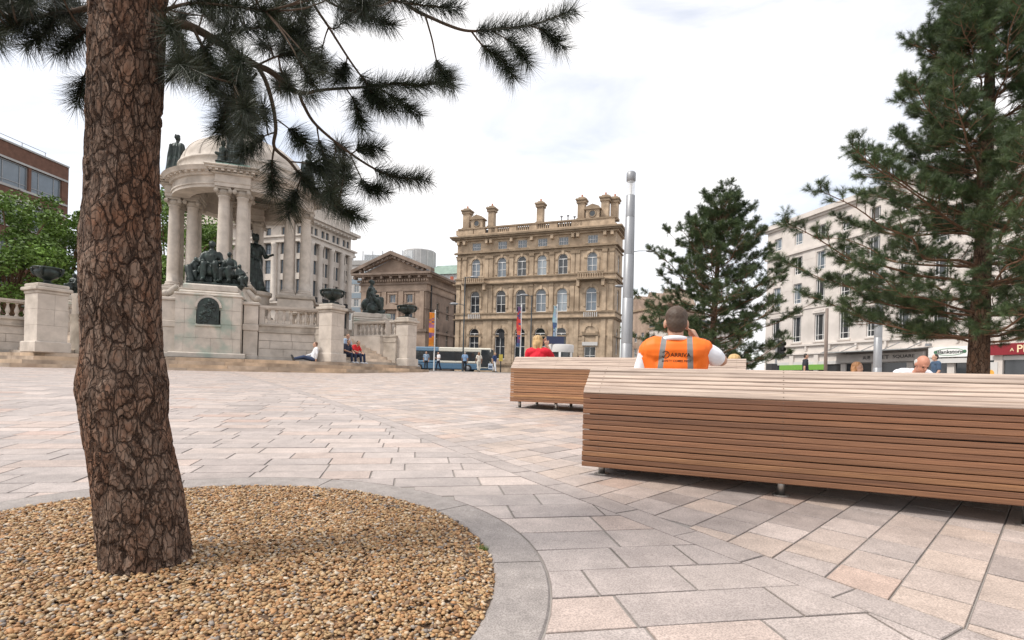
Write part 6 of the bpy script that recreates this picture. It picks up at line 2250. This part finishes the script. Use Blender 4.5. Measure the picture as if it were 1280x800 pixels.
for q in range(6):
    a, b = -.012 + q * .004, -.012 + (q + 1) * .004
    f_ = lambda x: .006 * math.sin(x * 190)
    mb.add([(a, 0, f_(a) + a * .5 - .003), (b, 0, f_(b) + b * .5 - .003), (b, 0, f_(b) + b * .5 + .003), (a, 0, f_(a) + a * .5 + .003)], [(0, 1, 2, 3)])
em = mb.mesh('emblem', M['black'])
vest_print(em, .062, .872)
link('emblem', em, vest)

# --- other people on the benches
wx, wy, wz = seat_point(bench4, .02, .52)
g_ = gzf(wx, wy)
J = sit(wz - g_, .12); J['wrR'] = V3(-.14, -.16, wz - g_ + .66); J['elR'] = V3(-.27, -.14, wz - g_ + .42); J['hdR'] = V3(.3, 0, .8)
human('blond woman in red top seated behind the pale bench, hand to her face', J, (wx, wy, g_ + .05), R(165), (.62, .012, .03), (.05, .06, .10), (.50, .33, .15), .010, hair_style='long', look=R(-35), s=.94)
wx, wy, wz = seat_point(bench3, 1.45, .50)
g_ = gzf(wx, wy)
human('bald man in white shirt seated on bench with head bowed', sit(wz - g_, .16, 'bent', .26), (wx, wy, g_ - .05), R(-8), (.80, .80, .84), (.06, .06, .07), (.50, .48, .45), .010, hair_style='bald', skin=(.52, .24, .16), bowed=R(34), s=.93)
p = pt(916, 452, 8.9); g_ = gzf(p.x, p.y)
human('blond woman in black jacket sitting low beyond the pale bench', sit(.06, .08), (p.x, p.y, g_ - .06), R(150), (.02, .02, .022), (.03, .03, .04), (.55, .36, .16), .011, sleeve='long', hair_style='long')
p = pt(1070, 456, 11.2); g_ = gzf(p.x, p.y)
human('person with ginger hair sitting low near the grey lamp column', sit(.12, .05), (p.x, p.y, g_), R(20), (.75, .74, .72), (.08, .08, .1), (.48, .24, .11), .013, hair_style='long')
p = pt(1005, 450, 24); g_ = gzf(p.x, p.y)
human('man in black top walking in front of the green fascia', stand(.6), (p.x, p.y, g_), R(75), (.02, .022, .03), (.02, .02, .03), (.03, .02, .015), .016, s=.98, group='people walking')
p = pt(1167, 455, 18); g_ = gzf(p.x, p.y)
human('man in dark blue shirt walking past the white shop sign', stand(.5), (p.x, p.y, g_), R(-100), (.05, .09, .15), (.03, .03, .04), (.03, .02, .015), .015, s=.93, group='people walking')
# --- people in the distance by the bus
far = [(530.6, 51, 'man in light blue shirt and black trousers by the orange banner', (.30, .40, .52), (.025, .025, .03), 5, 'down', (.25, .16, .1), 'short', .2),
       (546, 51.5, 'man in white shirt and dark jeans reading beside orange banner', (.78, .78, .8), (.02, .025, .05), -50, 'front', (.03, .02, .015), 'short', .5),
       (579, 49, 'man in blue shirt seen from behind beside the bus', (.22, .34, .52), (.02, .022, .03), 180, 'down', (.4, .35, .3), 'short', .25),
       (596.5, 49.5, 'woman in cream top and trousers in front of the bus', (.75, .68, .58), (.72, .66, .56), 200, 'down', (.25, .13, .07), 'long', .3),
       (616.5, 49, 'woman in navy top and white trousers carrying shopping bags', (.03, .06, .16), (.78, .78, .8), 60, 'down', (.42, .26, .12), 'short', .5),
       (721, 46, 'small dark haired person by the round kiosk', (.70, .66, .66), (.1, .1, .12), 70, 'down', (.03, .02, .015), 'short', .3)]
for px, Y, lab, sh_, tr_, rz, arms, hr, hs, stv in far:
    p = pt(px, 455, Y); g_ = gzf(p.x, p.y)
    human(lab, stand(stv, arms), (p.x, p.y, g_), R(rz), sh_, tr_, hr, .02, s=1.0, hair_style=hs, group='people walking')
p = pt(611, 460, 48.9); g_ = gzf(p.x, p.y)
bag = thing('shopping_bag', 'white and blue shopping bag beside woman in white trousers', 'bag', (p.x, p.y, g_ + .25))
MB().cham(-.2, .2, -.08, .08, 0, .5, .02).build('bag_body', flat((.55, .62, .72)), bag)
MB().box(-.15, .15, -.085, .085, .12, .34).build('bag_print', flat((.10, .14, .22)), bag)
mb = MB(); mb.tube([(-.1, 0, .5), (-.06, 0, .68), (.06, 0, .68), (.1, 0, .5)], .012, 5); mb.build('bag_handle', M['black'], bag)
# --- people on the monument steps
def on_mon(lx, ly, z):
    return mloc @ Vector((lx, ly, z))
J = sit(.02, .0, 'long'); J['long'] = True
J['head'] += V3(0, .08, -.02); J['neck'] += V3(0, .08, -.02); J['chest'] += V3(0, .05, 0)
for n in 'LR':
    J['sh' + n] += V3(0, .07, -.02)
J['wrL'] = V3(.2, .1, .12); J['elL'] = V3(.27, .12, .36)
human('man in white shirt and jeans reclining on the steps by the wall', J, on_mon(4.35, -9.15, 1.302), R(18 + 270 + 8), (.70, .70, .72), (.04, .06, .12), (.14, .07, .04), .015, sleeve='long', shoes=(.05, .05, .05))
def diag(d, w):
    return d * math.sin(PI / 4) + w * math.cos(PI / 4), -d * math.cos(PI / 4) + w * math.sin(PI / 4)
SG = 'people sitting on the monument stairs'
for d, w, z, lab, sh_, tr_, hr, hs, bow in ((9.30, -.42, 1.30, 'man in bright red shirt sitting on the monument stairs', (.60, .02, .025), (.02, .03, .07), (.05, .03, .02), 'short', .16),
                                      (8.64, -.36, 1.62, 'man in pale blue shirt sitting behind the red shirted man', (.36, .47, .60), (.02, .022, .035), (.25, .14, .08), 'short', .06),
                                      (9.30, -1.05, 1.30, 'person in dark clothes and white shoes sitting on the stairs', (.03, .035, .06), (.025, .035, .07), (.05, .03, .02), 'short', .12),
                                      (8.64, -1.0, 1.62, 'person in white top and white cap sitting on the stairs', (.74, .72, .72), (.03, .03, .05), (.80, .79, .78), 'cap', .05)):
    lx, ly = diag(d, w)
    human(lab, sit(.32, .0, 'bent', bow), on_mon(lx, ly, z + .003), R(63), sh_, tr_, hr, .015, hair_style=hs, shoes=(.75, .75, .78) if 'white shoes' in lab or 'red' in lab else (.03, .03, .03), group=SG)
# ------------------------------------------------------------------ street furniture and the bus
def lamp_column(px, Y, label):
    p = pt(px, 440, Y); g = gzf(p.x, p.y)
    r = thing('lamp_column', label, 'lamp post', (p.x, p.y, g), 0, 'tall grey lamp columns')
    MB().lathe([(.22, -.02), (.22, .03), (.152, .04)], 28).build('base_plate', M['pole_grey'], r)
    z = 0.03
    for k, h in enumerate((1.15, 1.15, 1.1, .95, .55)):
        r0 = .152 - .0045 * k * 2
        MB().lathe([(r0, z), (r0 - .006, z + h - .012), (r0 - .012, z + h - .006), (r0 - .012, z + h)], 28, cap=False).build('shaft_section', M['pole_grey'], r, True)
        z += h
    MB().lathe([(.108, z - .01), (.108, z), (.0, z)], 24, cap=False).build('lantern_seat', M['pole_grey'], r)
    MB().lathe([(.10, z), (.10, z + .36)], 24, cap=False).build('lantern_glass', M['lantern'], r, True)
    MB().lathe([(.035, z), (.035, z + .30), (.02, z + .32)], 12).build('lamp_tube', M['white'], r)
    MB().lathe([(.05, z + .345), (.10, z + .355), (.115, z + .37), (.118, z + .56), (.09, z + .60), (0.001, z + .605)], 24, cap=False).build('lantern_cap', M['pole_grey'], r, True)
    return r
lamp_column(781, 14, 'tall grey cylindrical lamp column with glass lantern beside sandstone building')
lamp_column(1095, 21, 'grey cylindrical lamp column half hidden by the tall pine')
def street_lamp(px, Y, ytop, arms, label):
    p = pt(px, 440, Y); g = gzf(p.x, p.y)
    H = pt(px, ytop, Y).z - g
    r = thing('street_lamp', label, 'street lamp', (p.x, p.y, g), 0, 'dark road lamps')
    MB().lathe([(.13, -.02), (.13, 1.2), (.085, 1.25), (.06, H)], 12).build('post', M['pole_dark'], r)
    for dx, yy in arms:
        h = pt(px, yy, Y).z - g
        mb = MB(); mb.tube([(0, 0, h - .15), (dx * .5, 0, h - .02), (dx, 0, h)], [.04, .035, .03], 6); a = mb.build('arm', M['pole_dark'], r)
        mb = MB(); mb.sphere((dx * 1.25, 0, h), (.48, .2, .14), 12, 6); mb.build('lantern', M['pole_grey'], a, True)
    return r
street_lamp(577, 60, 346, ((.8, 346), (-.9, 380)), 'dark road lamp with two lanterns in front of bus end')
street_lamp(661, 60, 369, ((-.7, 369),), 'dark road lamp with one lantern behind the blond woman')
street_lamp(784, 55, 312, ((1.5, 313), (-.9, 358)), 'dark road lamp hidden behind the lamp column, lanterns showing each side')
def banner(px, Y, ytop, y0, y1, cols, label, w=.55, rz=0.5):
    p = pt(px, 455, Y); g = gzf(p.x, p.y)
    r = thing('banner_flag', label, 'banner', (p.x, p.y, g), rz, 'banner poles along the road')
    H = pt(px, ytop, Y).z - g
    MB().lathe([(.055, -.02), (.05, H), (.0, H + .05)], 12).build('pole', M['white'], r)
    za, zb = pt(px, y0, Y).z - g, pt(px, y1, Y).z - g
    n = 20
    mb = MB()
    for k in range(n):
        t0, t1 = k / n, (k + 1) / n
        c = cols[min(len(cols) - 1, int(t0 * len(cols)))]
        q = []
        for t in (t0, t1):
            z = lerp(za, zb, t)
            for x in (-.06, -.06 - w * .5, -.06 - w):
                q.append((x, .06 * math.sin(t * 9 + x * 4), z))
        for off in (0, .012):
            for fc in ((0, 1, 4, 3), (1, 2, 5, 4)):
                cc_ = c if rnd.random() < .72 else rnd.choice(cols)
                mb.add([(q[i_][0], q[i_][1] + off, q[i_][2]) for i_ in fc], [(0, 1, 2, 3)], tuple(x * rnd.uniform(.85, 1.1) for x in cc_))
    f = mb.build('flag', M['flag'], r)
    for z in (za, zb):
        MB().tube([(0, 0, z), (-.06 - w, 0, z)], .015, 6).build('flag_arm', M['white'], r)
    return r
O, PU, RD, LB, NB = (.85, .30, .03), (.16, .08, .22), (.75, .06, .05), (.42, .60, .72), (.08, .14, .30)
banner(540.5, 50, 388, 391, 433, (O, O, O, (.45, .16, .25), O, PU, O, O, O), 'orange banner with purple print on white pole beside the pedestal', .5)
banner(648, 47, 381, 384, 434, (PU, PU, RD, RD, RD, (.85, .2, .1), PU, PU, NB), 'red and purple banner on white pole in front of arched windows', .5, .9)
banner(692.5, 47, 381, 383, 424, (LB, LB, LB, NB, LB, LB), 'light blue banner on white pole behind the blond woman', .5, .9)
# round kiosk
p = pt(699, 445, 43); g = gzf(p.x, p.y)
k_ = thing('round_kiosk', 'round pale grey kiosk with dark hatch windows and navy sign board', 'kiosk', (p.x, p.y, g))
MB().lathe([(.98, -.02), (.98, 1.25)], 32, cap=False).build('lower_drum', M['pale'], k_, True)
MB().lathe([(.90, 1.25), (.90, 1.75)], 32, cap=False).build('window_band', M['glass_dark'], k_, True)
for q in range(6):
    a = 2 * PI * q / 6 + .35
    MB().box(.88, .97, -.08, .08, 1.25, 1.75, M=Matrix.Rotation(a, 4, 'Z')).build('mullion', M['white'], k_)
MB().lathe([(.98, 1.75), (1.0, 2.3), (.93, 2.36), (0.001, 2.38)], 32, cap=False).build('fascia_drum', M['pale'], k_, True)
MB().box(-1.2, .15, -.75, -.65, 2.37, 2.95).build('sign_board', flat((.03, .04, .09)), k_)
# traffic signal and plain posts
p = pt(968, 450, 30); g = gzf(p.x, p.y)
tl = thing('traffic_signal', 'black traffic signal on grey post beside the walking man', 'traffic light', (p.x, p.y, g), R(20))
MB().lathe([(.06, -.02), (.055, 2.75), (.0, 2.78)], 12).build('post', M['pole_grey'], tl)
hdm = MB().cham(.12, .42, -.16, .12, 1.62, 2.6, .03).build('signal_head', M['black'], tl)
for k in range(3):
    MB().lathe([(.10, 0), (.11, .16)], 14, cap=False).build('visor', M['black'], hdm, loc=(.27, -.15, 1.8 + k * .3)).rotation_euler = (R(90), 0, 0)
MB().cham(-.5, -.1, -.2, .2, .9, 1.3, .03).build('control_box', M['iron'], tl)
p = pt(1030, 450, 28); g = gzf(p.x, p.y)
bp = thing('brown_post', 'plain brown post between the two pines', 'post', (p.x, p.y, g))
MB().lathe([(.085, -.02), (.075, 4.2), (.0, 4.22)], 14).build('shaft', M['pole_brown'], bp, True)
MB().lathe([(.12, -.02), (.12, .25), (.09, .3)], 14).build('base', M['pole_brown'], bp)
p = pt(594.5, 450, 58); g = gzf(p.x, p.y)
p = pt(624, 450, 57); g = gzf(p.x, p.y)
bs = thing('bus_stop_post', 'thin black bus stop post in front of the arched doorway', 'post', (p.x, p.y, g))
MB().lathe([(.06, -.02), (.05, 4.2)], 10).build('post', M['black'], bs)
MB().box(-.28, .28, -.03, .03, 3.55, 4.15).build('flag_plate', M['iron'], bs)
MB().box(-.2, .2, -.06, -.031, 1.2, 1.9).build('timetable', flat((.55, .42, .08)), bs)
# --- single deck bus
p = pt(612.5, 460, 64)
bus = thing('single_deck_bus', 'cream and blue single deck bus stopped beyond the square', 'bus', (p.x, p.y, gzf(p.x, p.y) + .004), R(-4))
CR, BL, BD = flat((.72, .68, .58), .35), flat((.16, .26, .36), .35), flat((.10, .19, .29), .35)
L_ = 11.4
def bbody(x0, x1, z0, z1, m, nm, y0=-1.25, y1=1.25, c=.08):
    return MB().cham(x0, x1, y0, y1, z0, z1, c).build(nm, m, bus)
bbody(-L_, 0, .32, 1.0, BD, 'skirt')
bbody(-L_, -6.0, 1.002, 1.30, BL, 'waist_panel'); bbody(-5.998, -.002, 1.002, 1.30, CR, 'waist_panel')
bbody(-L_, 0, 1.30, 2.32, M['glass_dark'], 'window_band', -1.235, 1.235, .05)
bbody(-L_, -6.0, 2.322, 2.82, BL, 'roof'); bbody(-5.998, -.002, 2.322, 2.82, CR, 'roof')
for k in range(8):
    x = -L_ + .4 + k * 1.38
    MB().box(x, x + .10, -1.252, -1.2, 1.30, 2.32).build('pillar', M['black'] if k < 7 else CR, bus)
MB().box(-1.25, -1.12, -1.256, -1.2, .45, 2.7).build('door_pillar', CR, bus)
MB().box(-1.1, -.12, -1.258, -1.2, .48, 2.62).build('door', M['glass_dark'], bus)
MB().cham(-.3, .06, -1.1, 1.1, 1.05, 2.72, .06).build('windscreen', M['glass_dark'], bus)
for s_ in (-.9, .9):
    MB().sphere((.03, s_, .78), (.05, .14, .1), 10, 6).build('headlight', M['white'], bus, True)
MB().box(-1.6, -.3, -1.262, -1.2, .55, .62).build('trim', CR, bus)
for x in (-2.6, -8.3):
    for y in (-1.16, 1.16):
        w = MB().lathe([(.0, -.14), (.30, -.14), (.44, -.11), (.46, 0), (.44, .11), (.30, .14), (.0, .14)], 22, cap=False).build('wheel', M['black'], bus, True, (x, y, .46))
        w.rotation_euler = (R(90), 0, 0)
        MB().lathe([(.0, -.155), (.22, -.155), (.25, -.13), (.25, .13), (.22, .155), (0, .155)], 18, cap=False).build('rim', M['pole_grey'], w, True)
